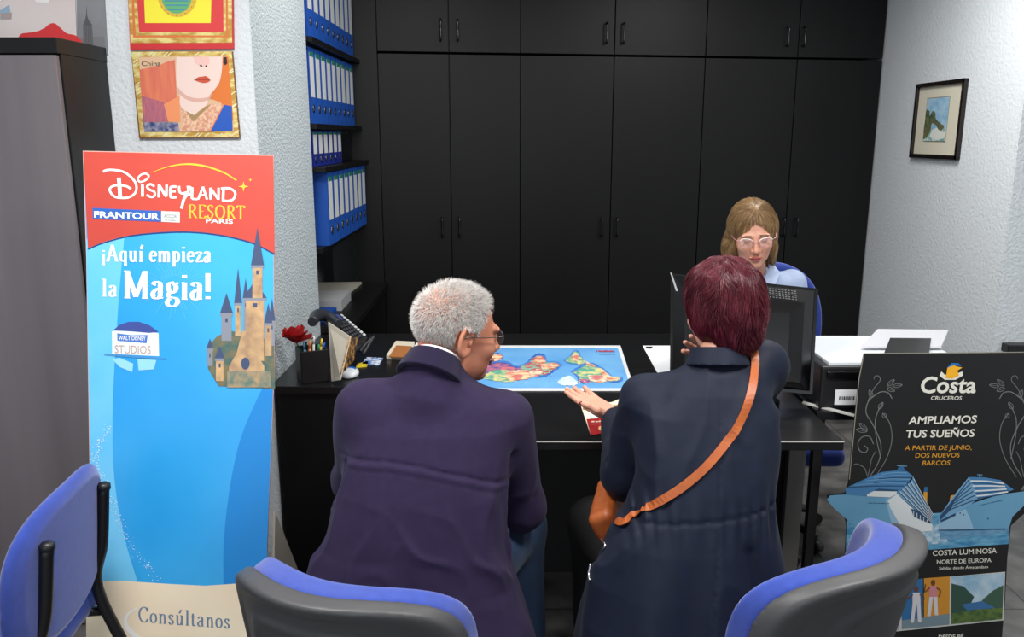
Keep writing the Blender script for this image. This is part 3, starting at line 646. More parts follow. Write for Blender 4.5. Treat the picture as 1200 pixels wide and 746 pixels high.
# --- monitor seen from behind
t = empty('computer_monitor', (.68, 2.62, ZD), 'black computer monitor seen from behind between the two women', 'monitor')
fx = lambda x, y, tt: pt_(x, y, tt)
F0, F1, F2, F3 = fx(786, 320, 2.74), fx(959, 338, 2.66), fx(952, 462, 2.64), fx(785, 446, 2.72)
nn = nrm(np.cross(F1-F0, F3-F0)); nn = nn if nn[1] > 0 else -nn
def fr(u, v, d=0): return (F0*(1-u)+F1*u)*(1-v)+(F3*(1-u)+F2*u)*v+nn*d
m = MB(); m.prism([fr(0, 0), fr(1, 0), fr(1, 1), fr(0, 1)], nn*.022); m.build('bezel', blackg, t)
MB().prism([fr(.03, .04, .0225), fr(.97, .04, .0225), fr(.97, .93, .0225), fr(.03, .93, .0225)], nn*.001).build('screen', mat('dark_screen', (16, 18, 24), .1), t)
# bulging rear housing towards the camera: a stepped frustum
m = MB(); outer = [fr(.02, .02), fr(.98, .02), fr(.98, .97), fr(.02, .97)]; mid = [fr(.10, .16, -.04), fr(.90, .16, -.04), fr(.90, .9, -.04), fr(.10, .9, -.04)]; inn = [fr(.2, .28, -.062), fr(.8, .28, -.062), fr(.8, .82, -.062), fr(.2, .82, -.062)]
m.add(outer+mid+inn, [(0, 1, 5, 4), (1, 2, 6, 5), (2, 3, 7, 6), (3, 0, 4, 7), (4, 5, 9, 8), (5, 6, 10, 9), (6, 7, 11, 10), (7, 4, 8, 11), (8, 9, 10, 11), (3, 2, 1, 0)]); m.build('rear_housing', blackg, t)
m = MB()
for i in range(5):
    for j in range(34):
        u = .14+.72*j/34; v = .045+.021*i; d = -.04*(v-.02)/.14-.001
        m.prism([fr(u, v, d), fr(u+.012, v, d), fr(u+.012, v+.012, d-.0035), fr(u, v+.012, d-.0035)], nn*-.001)
m.build('vents', mat('vent_grey', (52, 53, 56), .5), t)
MB().prism([fr(-.004, -.004, -.002), fr(.006, -.004, -.002), fr(.05, .17, -.034), fr(.035, .17, -.034)], -nn*.002).build('edge_highlight_strip', mat('monitor_edge_highlight', (150, 152, 156), .3), t)  # pale strip painted as the highlight on the housing corner
nk = fr(.5, .75, .0); MB().box((nk[0], nk[1], (nk[2]+ZD)/2), (.09, .05, max(.06, nk[2]-ZD)), .008).build('neck', blackg, t)
MB().lathe((nk[0], nk[1]+.02, ZD), [(.0001, 0), (.13, 0), (.135, .006), (.125, .014), (.04, .022), (.0001, .022)], 36).build('base', blackg, t)
# --- printer with white lid and label
t = empty('printer', (1.17, 2.70, .75), 'black flatbed printer with a pale top behind the cruise banner', 'printer')
PX0, PX1, PY0, PY1 = .975, 1.44, 2.525, 2.90
MB().box(((PX0+PX1)/2, (PY0+PY1)/2, .82), (PX1-PX0, PY1-PY0, .14), .008).build('body', blackp, t)
MB().box(((PX0+PX1)/2, PY0-.004, .865), (PX1-PX0-.03, .01, .02), .003).build('front_lip', blackg, t)
MB().box(((PX0+PX1)/2+.01, (PY0+PY1)/2+.005, .895), (PX1-PX0-.03, PY1-PY0-.02, .012), .003).build('scanner_lid', mat('lid_white', (226, 232, 238), .3), t)
MB().box((PX0+.085, PY0-.0006, .79), (.075, .0012, .05)).build('label', paper, t)
m = MB(); [m.box((PX0+.062+i*.005, PY0-.0018, .787), (.0022 if i % 3 else .0034, .001, .012)) for i in range(10)]; m.build('barcode', blackp, t)
t = empty('paper_tray', (1.27, 2.80, .9), 'pale grey sloping tray with a black window standing on the printer', 'tray')
q4 = [(1029, 387.5), (1112, 388.5), (1102, 421), (1008, 421)]; S = [pt_(*q4[0], 2.92), pt_(*q4[1], 2.92), pt_(*q4[2], 2.78), pt_(*q4[3], 2.78)]
S[2][2] = max(S[2][2], .9075); S[3][2] = max(S[3][2], .9075)
MB().prism(S, (0, .004, .006)).build('panel', mat('tray_grey', (196, 198, 204), .4), t)
q5 = [(1043, 396.5), (1091, 397), (1088, 419), (1034, 419)]; n5 = nrm(np.cross(S[1]-S[0], S[3]-S[0])); n5 = n5 if n5[2] > 0 else -n5
A = Art(S[0]+n5*.008, n5); W5 = [A.at(*p) for p in q5]; MB().prism(W5, n5*.003).build('window', blackg, t)
t = tag(MB().prism([pz(x, y, ZD) for x, y in [(941, 471), (1001, 486), (1004, 489), (940, 473)]], (0, 0, .004)).build('white_paper_edge', mat('paper_edge_white', (190, 190, 186), .5)), 'thin white paper edge lying across the table right of the woman', 'paper edge')  # thin pale slab standing for the white edge of a paper
tag(MB().box((2.34, 3.675, .655), (.20, .06, .04), .006).build('wall_box', blackp), 'small black box by the white pillar at the right edge', 'box')
# --- framed picture on the right wall
t = empty('framed_picture', tuple(px_(1100, 187, XR)), 'small framed seaside painting with cream mount on the right white wall', 'picture')
def wx(x, y, d=0): p = px_(x, y, XR-d); return p
cn = [wx(1075, 98.5, .01), wx(1132.5, 91.5, .01), wx(1124, 187.5, .01), wx(1068.5, 184.5, .01)]
Y0_, Y1_ = (cn[1][1]+cn[2][1])/2, (cn[0][1]+cn[3][1])/2; Z0_, Z1_ = (cn[2][2]+cn[3][2])/2, (cn[0][2]+cn[1][2])/2
def wbox(y0, y1, z0, z1, d0, d1, bev=0): return MB().box((XR-(d0+d1)/2, (y0+y1)/2, (z0+z1)/2), (d1-d0, y1-y0, z1-z0), bev)
fw = .022; frm = mat('black_frame', (26, 20, 18), .25)
m = MB()
for (a, b, c, d) in ((Y0_, Y1_, Z1_-fw, Z1_), (Y0_, Y1_, Z0_, Z0_+fw), (Y0_, Y0_+fw, Z0_, Z1_), (Y1_-fw, Y1_, Z0_, Z1_)): m.box((XR-.012, (a+b)/2, (c+d)/2), (.022, b-a, d-c), .004)
m.build('frame', frm, t)
wbox(Y0_+fw, Y1_-fw, Z0_+fw, Z1_-fw, .001, .008).build('mount', mat('cream_mount', (222, 216, 196), .8), t)
iy0, iy1, iz0, iz1 = Y0_+.30*(Y1_-Y0_), Y1_-.24*(Y1_-Y0_), Z0_+.23*(Z1_-Z0_), Z1_-.21*(Z1_-Z0_)
wbox(iy0-.004, iy1+.004, iz0-.004, iz1+.004, .008, .009).build('inner_line', mat('gold_line', (150, 138, 100), .5), t)
def pic(name, L, m_, d):
    return MB().prism([(XR-d, iy1-(iy1-iy0)*u, iz0+(iz1-iz0)*v) for u, v in L], (-.0005, 0, 0)).build(name, m_, t)
pic('painted_sky', [(0, 0), (1, 0), (1, 1), (0, 1)], mat('paint_sky', (126, 178, 214), .7, var=(30, (176, 208, 226), .2)), .009)
pic('painted_sea', [(0, 0), (1, 0), (1, .28), (0, .28)], mat('paint_sea', (110, 164, 158), .7, var=(60, (206, 226, 222), .1)), .0098)
pic('painted_cliff', wobble([(0, .05), (0, .66), (.14, .72), (.2, .6), (.3, .7), (.42, .68), (.5, .52), (.72, .42), (.9, .32), (.75, .24), (.55, .36), (.36, .42), (.28, .2), (.14, .08)], .02, 4), mat('paint_cliff', (48, 84, 62), .7, var=(60, (120, 112, 70), .12)), .0104)
pic('painted_foam', wobble([(.3, .1), (.4, .26), (.6, .3), (.8, .2), (.98, .22), (.98, .08), (.6, .03)], .02, 9), mat('paint_foam', (226, 230, 222), .7), .011)
# ================================================================== posters on the pillar (front face Y = 2.81)
YP = 2.81
def board(pts, n, th, Art_=None):
    P = pts; return MB().prism(P, np.array(n)*th)
gold = mat('gold_foil', (206, 158, 70), .28, .35, var=(26, (250, 232, 150), .10), stretch=(1, 1, 2.5)); redfr = mat('red_frame', (206, 44, 50), .45)
# upper framed emblem
t = empty('framed_emblem', tuple(py_(212, 50, YP)), 'gold and red framed yellow emblem poster above the portrait poster', 'poster')
MB().prism([py_(x, y, YP-.012) for x, y in [(147, -70), (272, -72), (273.5, 57), (152.5, 58)]], (0, .011, 0)).build('panel', redfr, t)
A = Art((0, YP-.0126, 0), (0, -1, 0))
A.poly('foil_border', [(147, -69), (271, -71), (272, 50), (153, 50.5)], gold, 0)
A.poly('foil_border', [(152, -62), (266, -64), (267.5, 43.5), (156, 44)], mat('foil_orange', (224, 122, 60), .4), 1)
A.poly('foil_border', [(154, -60), (264, -62), (265, 41.5), (159, 41.5)], gold, 2)
A.poly('red_print', [(157, -58), (261, -59), (262, 37.5), (163, 37.5)], mat('emblem_red', (222, 60, 62), .5), 3)
A.poly('yellow_print', [(167, -50), (249, -50), (247, 27), (170, 27)], mat('emblem_yellow', (250, 236, 60), .5), 4)
A.disc('emblem_ring', 208, -5, 23, 25, mat('emblem_gold', (226, 188, 60), .5), 5); A.disc('emblem_disc', 207, -7, 18.5, 23, mat('emblem_green', (96, 178, 120), .5), 6)
for i, yy in enumerate((-4, 1, 6, 11)): A.pen('emblem_disc', [(192+i, yy), (222-i, yy)], 1.1, mat('emblem_blue', (70, 130, 190), .5), 7, False)
for i in range(11):
    a = math.radians(20+14*i); A.disc('emblem_ring', 207+21.2*math.cos(a), -5+24*math.sin(a)*.98, .7, .7, mat('emblem_ink', (170, 110, 40), .5), 7, 6)
A.flush(t)
# portrait poster
t = empty('portrait_poster', tuple(py_(217, 162, YP)), 'gold-bordered China poster of a woman\'s lips and collar on the white pillar', 'poster')
MB().prism([py_(x, y, YP-.012) for x, y in [(153.5, 60), (272, 60), (281, 161.5), (163, 162)]], (0, .011, 0)).build('panel', mat('dark_gold_edge', (120, 70, 30), .5), t)
A = Art((0, YP-.0126, 0), (0, -1, 0)); k5 = 300/1178.
Z = lambda L: [(80+x*k5, y*190/746) for x, y in L]
A.poly('foil_border', Z([(290, 238), (752, 236), (786, 630), (332, 632)]), gold, 0)
A.poly('picture', Z([(325, 262), (735, 258), (762, 606), (350, 608)]), mat('poster_beige', (224, 186, 150), .6), 1)
A.poly('picture', Z([(328, 320), (420, 300), (450, 285), (490, 275), (505, 560), (345, 562)]), mat('poster_pink', (206, 92, 86), .6, var=(9, (236, 140, 96), .3), stretch=(6, 1, 1)), 2)
A.poly('picture', Z([(338, 440), (440, 470), (460, 560), (344, 562)]), mat('poster_mauve', (150, 96, 128), .6, var=(30, (206, 110, 110), .2), stretch=(6, 1, 1)), 3)
A.poly('picture', Z([(344, 562), (505, 562), (512, 606), (350, 607)]), mat('poster_navy', (52, 66, 120), .6, var=(60, (150, 150, 170), .1)), 3)
A.poly('picture', Z([(440, 480), (512, 440), (516, 560), (460, 560)]), mat('poster_peach', (240, 150, 100), .6), 3.2)
A.poly('picture', Z([(700, 262), (736, 260), (760, 560), (700, 470), (640, 450)]), mat('poster_orange', (226, 122, 52), .6), 2)
skinp = mat('poster_skin', (240, 214, 204), .6); skd = mat('poster_skin_shade', (222, 176, 160), .6)
A.poly('portrait', Z([(498, 262), (710, 260)]+[tuple(p) for p in catmull(np.array([(710, 262), (706, 330), (692, 385), (660, 428), (644, 450), (640, 480), (616, 506), (575, 530), (535, 508), (514, 480), (512, 440), (498, 380), (496, 320), (498, 264)], float), 5)]), skinp, 4)
A.poly('portrait', Z([tuple(p) for p in catmull(np.array([(500, 398), (540, 436), (590, 452), (644, 446), (660, 430), (648, 456), (600, 470), (545, 458), (505, 425), (500, 398)], float), 4)]), skd, 5)
A.poly('portrait', Z(wobble([(575, 262), (585, 290), (600, 300), (620, 306), (640, 300), (650, 285), (640, 262)], .5, 3)), mat('poster_blush', (240, 196, 186), .6), 4.6)
for q_ in ([(604, 300), (612, 296), (618, 306), (608, 306)], [(630, 304), (636, 298), (640, 306), (632, 308)]): A.poly('portrait', Z(q_), mat('poster_dark', (40, 28, 30), .6), 6)
A.poly('lips', Z(wobble([(578, 368), (600, 354), (618, 352), (634, 350), (654, 368), (636, 380), (612, 380)], .5, 7)), mat('poster_lips', (206, 84, 52), .5), 6)
A.pen('lips', Z([(580, 368), (615, 366), (652, 368)]), .5, mat('poster_lipline', (130, 40, 34), .6), 7)
A.poly('collar', Z([(520, 500), (575, 530), (640, 480), (715, 480), (650, 605), (512, 606), (530, 560)]), mat('poster_collar', (214, 150, 120), .7, var=(120, (240, 200, 170), .1)), 5.5)
A.poly('collar', Z([(540, 510), (580, 530), (630, 490), (660, 478), (575, 560)]), mat('poster_olive', (170, 140, 96), .7), 5.8)
A.poly('collar', Z([(718, 482), (752, 488), (756, 600), (650, 605)]), mat('poster_blue', (34, 90, 190), .6), 6)
A.pen('collar', Z([(715, 480), (690, 530), (652, 603)]), 1.4, mat('poster_orange2', (230, 140, 90), .6), 7)
A.poly('portrait', Z([(714, 262), (728, 262), (732, 290), (722, 300), (713, 290)]), mat('poster_dark', (40, 28, 30), .6), 6)
A.text('lettering', 'China', *Z([(337, 303)])[0], Z([(425, 0)])[0][0], 6.0, mat('poster_ink', (60, 50, 48), .6))
g = random.Random(8)
for i in range(34):
    side = i % 4; u = g.random(); 
    if side == 0: x, y = 290+u*470, 248
    elif side == 1: x, y = 335+u*440, 620
    elif side == 2: x, y = 306+u*34, 250+u*360
    else: x, y = 742+u*34, 250+u*360
    A.pen('foil_border', Z([(x-10, y+7), (x+10, y-8)]), 1.2, mat('foil_glint', (250, 244, 190), .25, .2), 1.6, False)
A.flush(t)
# city photo poster and red-white poster on the left wall above the tall cabinet
t = empty('city_poster', tuple(py_(105, 60, YP)), 'grey skyscraper photo poster above the tall black cabinet', 'poster')
MB().prism([py_(x, y, YP-.006) for x, y in [(88.5, -60), (119, -60), (126, 64), (91, 64)]], (0, .005, 0)).build('panel', mat('city_grey', (150, 152, 156), .6, var=(5, (110, 112, 118), .3)), t)
A = Art((0, YP-.0066, 0), (0, -1, 0)); ZZ = lambda L: [(x*180/671, y*200/746) for x, y in L]
A.poly('skyscraper_print', ZZ([(366, 240), (363, 110), (372, 85), (376, 70), (378, 20), (381, 70), (386, 85), (402, 108), (408, 240)]), mat('city_dark', (84, 84, 88), .6), 1)
A.poly('skyline_print', ZZ([(340, 165), (366, 162), (366, 240), (342, 240)]), mat('city_mid', (120, 120, 124), .6), .6); A.poly('skyline_print', ZZ([(406, 160), (456, 160), (462, 240), (408, 240)]), mat('city_mid', (120, 120, 124), .6), .6)
for i in range(6): A.pen('skyscraper_print', ZZ([(370+i*6, 112), (371+i*6.2, 240)]), .35, mat('city_light', (130, 130, 134), .6), 2, False)
A.flush(t)
t = empty('travel_poster', tuple(py_(40, 50, YP)), 'white travel poster with a red hill at the top left corner', 'poster')
MB().prism([py_(x, y, YP-.006) for x, y in [(-60, -60), (85.5, -60), (90, 52), (-60, 52)]], (0, .005, 0)).build('panel', mat('poster_white', (226, 218, 216), .6, var=(4, (214, 200, 198), .3)), t)
A = Art((0, YP-.0066, 0), (0, -1, 0))
A.poly('red_hill_print', ZZ(wobble([(70, 200), (90, 150), (150, 140), (190, 125), (215, 105), (240, 102), (262, 120), (290, 145), (335, 158), (338, 200)], 1, 2)), mat('hill_red', (216, 52, 56), .6), 1)
A.poly('house_print', ZZ([(0, 45), (40, 20), (50, 80), (0, 85)]), mat('house_blue', (150, 176, 200), .6), 1); A.poly('house_print', ZZ([(0, 58), (52, 55), (50, 84), (5, 84)]), mat('house_grey', (172, 158, 156), .6), 2)
A.poly('window_print', ZZ([(150, 0), (215, 0), (212, 12), (160, 10)]), mat('poster_bright', (240, 238, 238), .6), 1)
A.flush(t)
# ================================================================== big leaning banner
TB = 2.27; NB = np.array([0, -CT, ST])*1.0          # leans back so that it faces slightly up
NB = nrm(pt_(600, 373, 1)-CAMP)*-1; OB = pt_(600, 373, TB)
AB = Art(OB, NB)
foot_y = 373-FPX*((ST-H0/TB)/CT)
t = empty('standing_banner', (-.9, 1.7, 0), 'tall red and blue theme park banner leaning beside the pillar', 'banner')
bl = [(97, 176.5), (208, 179.5), (320, 182), (323, 400), (320, 700), (320, foot_y-2), (98, foot_y-2), (103, 560), (99, 400)]
bl = [(97, 176.5), (320.5, 181.5), (321.5, 430), (313, 640), (317, foot_y-2), (100, foot_y-2), (105, 560), (101, 300)]
pb = MB().prism([AB.at(x, y, 0)+0 for x, y in bl], -NB*.006).build('panel', mat('banner_card_edge', (206, 170, 160), .6), t)
blue = mat('banner_blue', (22, 150, 226), .32, var=(1.6, (70, 182, 240), .25)); bluel = mat('banner_light_blue', (120, 204, 244), .32, var=(6, (90, 190, 240), .3)); bred = mat('banner_red', (190, 64, 54), .36, var=(3, (204, 80, 66), .3))
A = AB
A.poly('background_print', [(98, 180), (320, 184), (321, 430), (313, 640), (316, foot_y-3), (101, foot_y-3), (106, 560), (102, 300)], blue, 1)
A.poly('background_print', [(101, 280)]+[tuple(p) for p in catmull(np.array([(146, 275), (140, 340), (136, 400), (132, 480), (134, 560), (146, 630), (164, 690)], float), 5)]+[(104, 690), (106, 560)], bluel, 1.5)
A.poly('background_print', [tuple(p) for p in catmull(np.array([(321, 430), (300, 470), (280, 520), (268, 580), (262, 640), (262, 690)], float), 5)]+[(312, 690), (313, 640)], mat('banner_mid_blue', (16, 134, 212), .32), 1.4)
arc = [(97.5, 177.5), (320, 182.5), (322, 297)]+list(map(tuple, catmull(np.array([(322, 297), (296, 284), (260, 275), (222, 271), (185, 272), (150, 276), (120, 284), (103, 291)], float), 4)))
A.poly('header_print', arc, bred, 2)
A.pen('header_print', [(322, 298), (296, 285), (260, 276), (222, 272), (185, 273), (150, 277), (120, 285), (103, 292)], 1.6, mat('banner_navy_line', (24, 60, 120), .4), 2.5)
# hand-drawn park name, traced as pen strokes
ww = mat('banner_white', (246, 244, 240), .4); s6 = 1/6.213
Q = lambda L: [(90+x*s6, 180+y*s6) for x, y in L]
for L, w in [([(192, 132), (215, 120), (270, 118), (340, 132), (400, 175), (432, 225), (428, 280), (385, 315), (330, 322), (275, 312), (243, 275), (245, 248), (275, 232), (320, 230), (365, 238), (395, 258)], 2.6),
             ([(306, 175), (312, 250), (316, 325)], 4.4), ([(450, 200), (446, 180), (465, 155), (500, 145), (522, 158), (518, 178), (490, 198), (462, 205), (448, 195)], 2.2),
             ([(478, 222), (478, 312)], 3.2), ([(566, 238), (535, 222), (512, 240), (530, 262), (562, 275), (568, 300), (545, 316), (508, 300)], 2.6),
             ([(596, 318), (598, 225)], 2.8), ([(598, 228), (650, 310)], 3.2), ([(652, 312), (654, 225)], 2.8),
             ([(725, 240), (700, 240), (682, 250), (682, 310), (700, 318), (730, 315)], 2.8), ([(685, 275), (720, 275)], 2.4),
             ([(745, 235), (748, 275), (770, 290), (800, 280)], 2.6), ([(815, 240), (808, 290), (780, 330), (762, 400)], 3.2), ([(800, 240), (830, 245), (835, 280), (815, 300), (780, 295)], 2.0),
             ]:
    A.pen('park_name', Q(L), w, ww, 5)
s3 = 260/843.; Q2 = lambda L: [(80+x*s3, 170+y*s3) for x, y in L]
for L, w in [([(471, 160), (470, 204)], 2.8), ([(470, 204), (491, 205)], 2.4), ([(493, 206), (512, 158)], 2.6), ([(512, 158), (527, 206)], 2.6), ([(499, 189), (522, 190)], 2.0), ([(540, 206), (540, 162)], 2.6), ([(540, 163), (570, 205)], 2.8), ([(571, 207), (571, 162)], 2.6), ([(590, 165), (588, 208)], 3.0), ([(580, 165), (612, 164), (634, 180), (628, 204), (605, 212), (584, 208)], 2.6)]:
    A.pen('park_name', Q2(L), w, ww, 5, len(L) > 3)
yel = mat('banner_gold', (252, 190, 60), .4)
A.pen('shooting_star', Q2([(316, 104), (380, 82), (450, 72), (520, 80), (590, 104), (640, 134)]), 2.4, yel, 5, taper=(.2, 1, .6))
for (cx, cy, r_) in ((666, 157, 20), (692, 132, 8)):
    A.poly('shooting_star', Q2([(cx, cy-r_), (cx+r_*.2, cy-r_*.2), (cx+r_, cy), (cx+r_*.2, cy+r_*.2), (cx, cy+r_), (cx-r_*.2, cy+r_*.2), (cx-r_, cy), (cx-r_*.2, cy-r_*.2)]), yel, 6)
A.serif('resort_lettering', 'RESORT', *Q2([(455, 275)])[0], Q2([(675, 0)])[0][0], 15, yel, .15, .06, dy=1.5)
A.text('resort_lettering', 'PARIS', *Q2([(523, 295)])[0], Q2([(626, 0)])[0][0], 5.2, ww, dy=1.0, bold=.02)
fb = Q2([(92, 238), (353, 250), (353, 291), (93, 280)]); A.poly('sponsor_print', fb, mat('sponsor_blue', (44, 96, 180), .4), 4)
A.poly('sponsor_print', Q2([(352, 250), (424, 253), (424, 294), (352, 291)]), mat('sponsor_grey', (214, 214, 208), .4), 4)
A.text('sponsor_print', 'FRANTOUR', *Q2([(98, 274)])[0], Q2([(346, 0)])[0][0], 7.4, ww, dy=2.6, layer=6, bold=.03)
A.text('sponsor_print', 'ACCOR', *Q2([(364, 275)])[0], Q2([(412, 0)])[0][0], 4.0, mat('sponsor_ink', (120, 140, 150), .4), dy=.5, layer=6); A.marks('sponsor_print', *Q2([(368, 286)])[0], Q2([(408, 0)])[0][0], 1.3, mat('sponsor_ink', (120, 140, 150), .4), dy=.4, layer=6)
A.serif('slogan', '\u00a1Aqu\u00ed empieza', *Q2([(128, 440)])[0], Q2([(548, 0)])[0][0], 19, ww, .17, .06, dy=1.2)
A.serif('slogan', 'la', *Q2([(128, 573)])[0], Q2([(192, 0)])[0][0], 20, ww, .17, .06, dy=.5)
A.serif('slogan', 'Magia!', *Q2([(210, 579)])[0], Q2([(550, 0)])[0][0], 31, ww, .19, .05, dy=2.5)
# studio sign print (plain water tank)
s7 = 120/895.; Q3 = lambda L: [(100+x*s7, 340+y*s7) for x, y in L]
A.poly('water_tank_print', Q3([(232, 360), (260, 350), (640, 372), (645, 575), (235, 555)]), mat('tank_white', (226, 236, 240), .4), 3)
A.poly('water_tank_print', Q3([(240, 352), (300, 300), (380, 275), (470, 275), (560, 305), (640, 362), (560, 372), (440, 362), (330, 355)]), mat('tank_roof', (58, 76, 150), .4), 3.5)
A.poly('water_tank_print', Q3([(278, 375), (400, 392), (545, 390), (535, 462), (400, 450), (280, 440)]), mat('tank_banner', (70, 120, 200), .4), 4)
A.text('water_tank_print', 'WALT DISNEY', *Q3([(290, 432)])[0], Q3([(528, 0)])[0][0], 5.0, ww, dy=.8, layer=5.5, bold=.01)
A.text('water_tank_print', 'STUDIOS', *Q3([(258, 548)])[0], Q3([(572, 0)])[0][0], 10, mat('tank_copper', (196, 160, 146), .4), dy=1.0, layer=5.5)
A.pen('water_tank_print', Q3([(165, 560), (400, 580), (710, 598)]), 1.6, mat('tank_rail', (70, 140, 200), .4), 4, False)
A.poly('water_tank_print', Q3([(235, 600), (300, 590), (420, 640), (410, 715), (300, 670)]), mat('tank_leg', (150, 214, 240), .4), 3); A.poly('water_tank_print', Q3([(455, 600), (620, 610), (600, 690), (465, 700)]), mat('tank_leg', (150, 214, 240), .4), 3)
# plain fairytale towers, a generic stand-in
s8 = 130/441.; Q4 = lambda L: [(200+x*s8, 240+y*s8) for x, y in L]
stone = mat('tower_stone', (214, 176, 128), .5, var=(30, (150, 120, 96), .25)); slate = mat('tower_slate', (62, 78, 112), .5); green = mat('castle_green', (62, 100, 96), .5, var=(40, (120, 110, 80), .15)); stone2 = mat('tower_shadow_stone', (134, 138, 150), .5)
def tower(x, w, yb, yt, yr, m1, ly):
    A.poly('castle_print', Q4([(x-w, yb), (x-w, yt), (x+w, yt), (x+w, yb)]), m1, ly); A.poly('castle_print', Q4([(x-w*1.25, yt), (x-w*1.25, yt-10), (x+w*1.25, yt-10), (x+w*1.25, yt)]), stone2, ly+.3)
    A.poly('castle_print', Q4([(x-w*1.3, yt-10), (x, yr), (x+w*1.3, yt-10)]), slate, ly+.3)
    A.rect('castle_print', *Q4([(x-w*.25, yt+10)])[0], *Q4([(x+w*.25, yt+26)])[0], slate, ly+.5)
A.poly('castle_print', Q4([(148, 650), (150, 560), (185, 520), (240, 500), (330, 520), (410, 540), (415, 730), (190, 720)]), green, 3)
tower(222, 20, 540, 440, 350, stone2, 4); tower(268, 12, 520, 400, 250, stone, 4.4); tower(335, 36, 620, 380, 300, stone, 4.8); tower(345, 20, 370, 250, 90, stone, 5.4); tower(388, 13, 600, 480, 390, stone, 5.2); tower(403, 10, 560, 470, 370, stone2, 5.0); tower(298, 9, 500, 380, 290, stone2, 4.2); tower(156, 11, 640, 580, 530, stone2, 4.0)
tower(195, 15, 700, 620, 560, stone, 5.6); A.poly('castle_print', Q4([(232, 640), (262, 590), (285, 500), (318, 500), (340, 590), (372, 640), (372, 660), (232, 660)]), stone, 6); A.disc('castle_print', *Q4([(297, 630)])[0], 5, 7, slate, 7)
A.poly('castle_print', Q4([(225, 660), (395, 660), (400, 725), (225, 725)]), mat('castle_base', (96, 120, 112), .5, var=(40, (180, 150, 110), .15)), 6.4)
# sand, swoosh and enquiry line
A.poly('sand_print', [(101, 682), (140, 680), (200, 684), (240, 686), (270, 684), (314, 680), (316, foot_y-3), (101, foot_y-3)], mat('banner_sand', (240, 216, 186), .4, var=(5, (250, 238, 210), .3)), 3)
A.pen('sand_print', [(160, 712), (148, 722), (150, 736), (172, 752), (230, 760)], 7, ww, 4, taper=(.2, .8, 1))
A.serif('enquiry_lettering', 'Cons\u00faltanos', 162, 728, 271, 17.5, mat('banner_slate', (110, 134, 160), .4), .13, .05, dy=8)
g = random.Random(11); P = catmull(np.array([(128, 500), (112, 530), (118, 560), (135, 600), (155, 640), (186, 682)], float), 20)
for i in range(300):
    q_ = P[g.randrange(len(P))]; r_ = g.uniform(.25, .8); x, y = q_[0]+g.gauss(0, 2.6), q_[1]+g.gauss(0, 3); A.disc('sparkle_print', x, y, r_, r_, mat('sparkle', (214, 238, 250), .4), 4, 5)
for i in range(40): a = i*.157; A.pen('sparkle_print', [(205+12*math.cos(a), 335+12*math.sin(a)), (205+(22+9*(i % 3))*math.cos(a), 335+(22+9*(i % 3))*math.sin(a))], .35, mat('burst', (110, 200, 244), .4), 2.2, False)
A.flush(t)
# cardboard strut behind
s0 = AB.at(319, 600, 0)-NB*.01; s1 = AB.at(312, foot_y-2, 0)-NB*.01; s2 = np.array([s1[0]+.10, s1[1]+.34, .002]); s1 = np.array([s1[0], s1[1]+.02, .002])
MB().prism([s0, s1, s2], (.005, .002, 0)).build('rear_strut', mat('grey_cardboard', (160, 152, 142), .8), t)
# ================================================================== cruise banner on the right
YC = 2.42; AC = Art((0, YC, 0), (0, -1, 0)); A = AC
t = empty('cruise_banner', (1.3, YC, 0), 'black cruise line standing banner with two blue ships at the right edge', 'banner')
s9 = 240/489.; Z9 = lambda L: [(960+x*s9, 380+y*s9) for x, y in L]
zb = float(proj((1.3, YC, .004))[1])
outline = Z9([(107, 70), (95, 130), (70, 380), (62, 403), (20, 408), (22, 425), (60, 455), (66, 480), (62, 560)])+[(986.5, 700), (983, zb), (1174, zb), (1178, 700)]+Z9([(449, 560), (458, 480), (489, 452), (510, 440), (520, 395), (480, 396), (492, 380), (503, 66)])
MB().prism([A.at(x, y, 0) for x, y in outline], (0, .006, 0)).build('panel', mat('banner_black', (30, 30, 31), .35), t)
A.pen('edge_print', Z9([(107, 69), (300, 68), (503, 66)]), .8, mat('edge_cream', (150, 146, 130), .5), 1, False); A.pen('edge_print', Z9([(107, 70), (95, 130), (72, 370)]), .9, mat('edge_cream', (150, 146, 130), .5), 1, False)
cw = mat('cruise_cream', (226, 224, 212), .4); cy = mat('cruise_gold', (206, 148, 48), .4); hull = mat('hull_blue', (86, 142, 178), .4, var=(4, (118, 170, 200), .3)); hulll = mat('hull_light', (196, 212, 220), .4); deck = mat('deck_blue', (46, 104, 150), .4); seap = mat('print_sea', (54, 124, 168), .4, var=(30, (110, 170, 200), .15), stretch=(1, 1, 4))
A.text('company_name', 'Costa', *Z9([(243, 163)])[0], Z9([(374, 0)])[0][0], 19.5, cw, dy=-.3, shear=.18, bold=.022)
A.text('company_name', 'CRUCEROS', *Z9([(267, 180)])[0], Z9([(341, 0)])[0][0], 4.6, cw, bold=.01, shear=.2)
A.poly('logo', Z9([(287, 122), (292, 112), (300, 120), (320, 120), (342, 112), (343, 122), (325, 132), (300, 132)]), cw, 5)
A.poly('logo', Z9([(302, 128), (306, 104), (318, 96), (328, 100), (342, 103), (330, 110), (334, 122), (318, 129)]), mat('logo_yellow', (240, 176, 40), .4), 6); A.poly('logo', Z9([(304, 104), (316, 92), (332, 92), (340, 100), (322, 97)]), mat('logo_blue', (40, 110, 180), .4), 6.5)
A.text('headline', 'AMPLIAMOS', *Z9([(212, 238)])[0], Z9([(377, 0)])[0][0], 9.2, cw, dy=-1.6, bold=.02, shear=.15)
A.text('headline', 'TUS SUE\u00d1OS', *Z9([(208, 270)])[0], Z9([(372, 0)])[0][0], 9.2, cw, dy=-1.2, bold=.02, shear=.15)
A.text('subheading', 'A PARTIR DE JUNIO,', *Z9([(204, 300)])[0], Z9([(364, 0)])[0][0], 5.6, cy, dy=-.6, bold=.01, shear=.15)
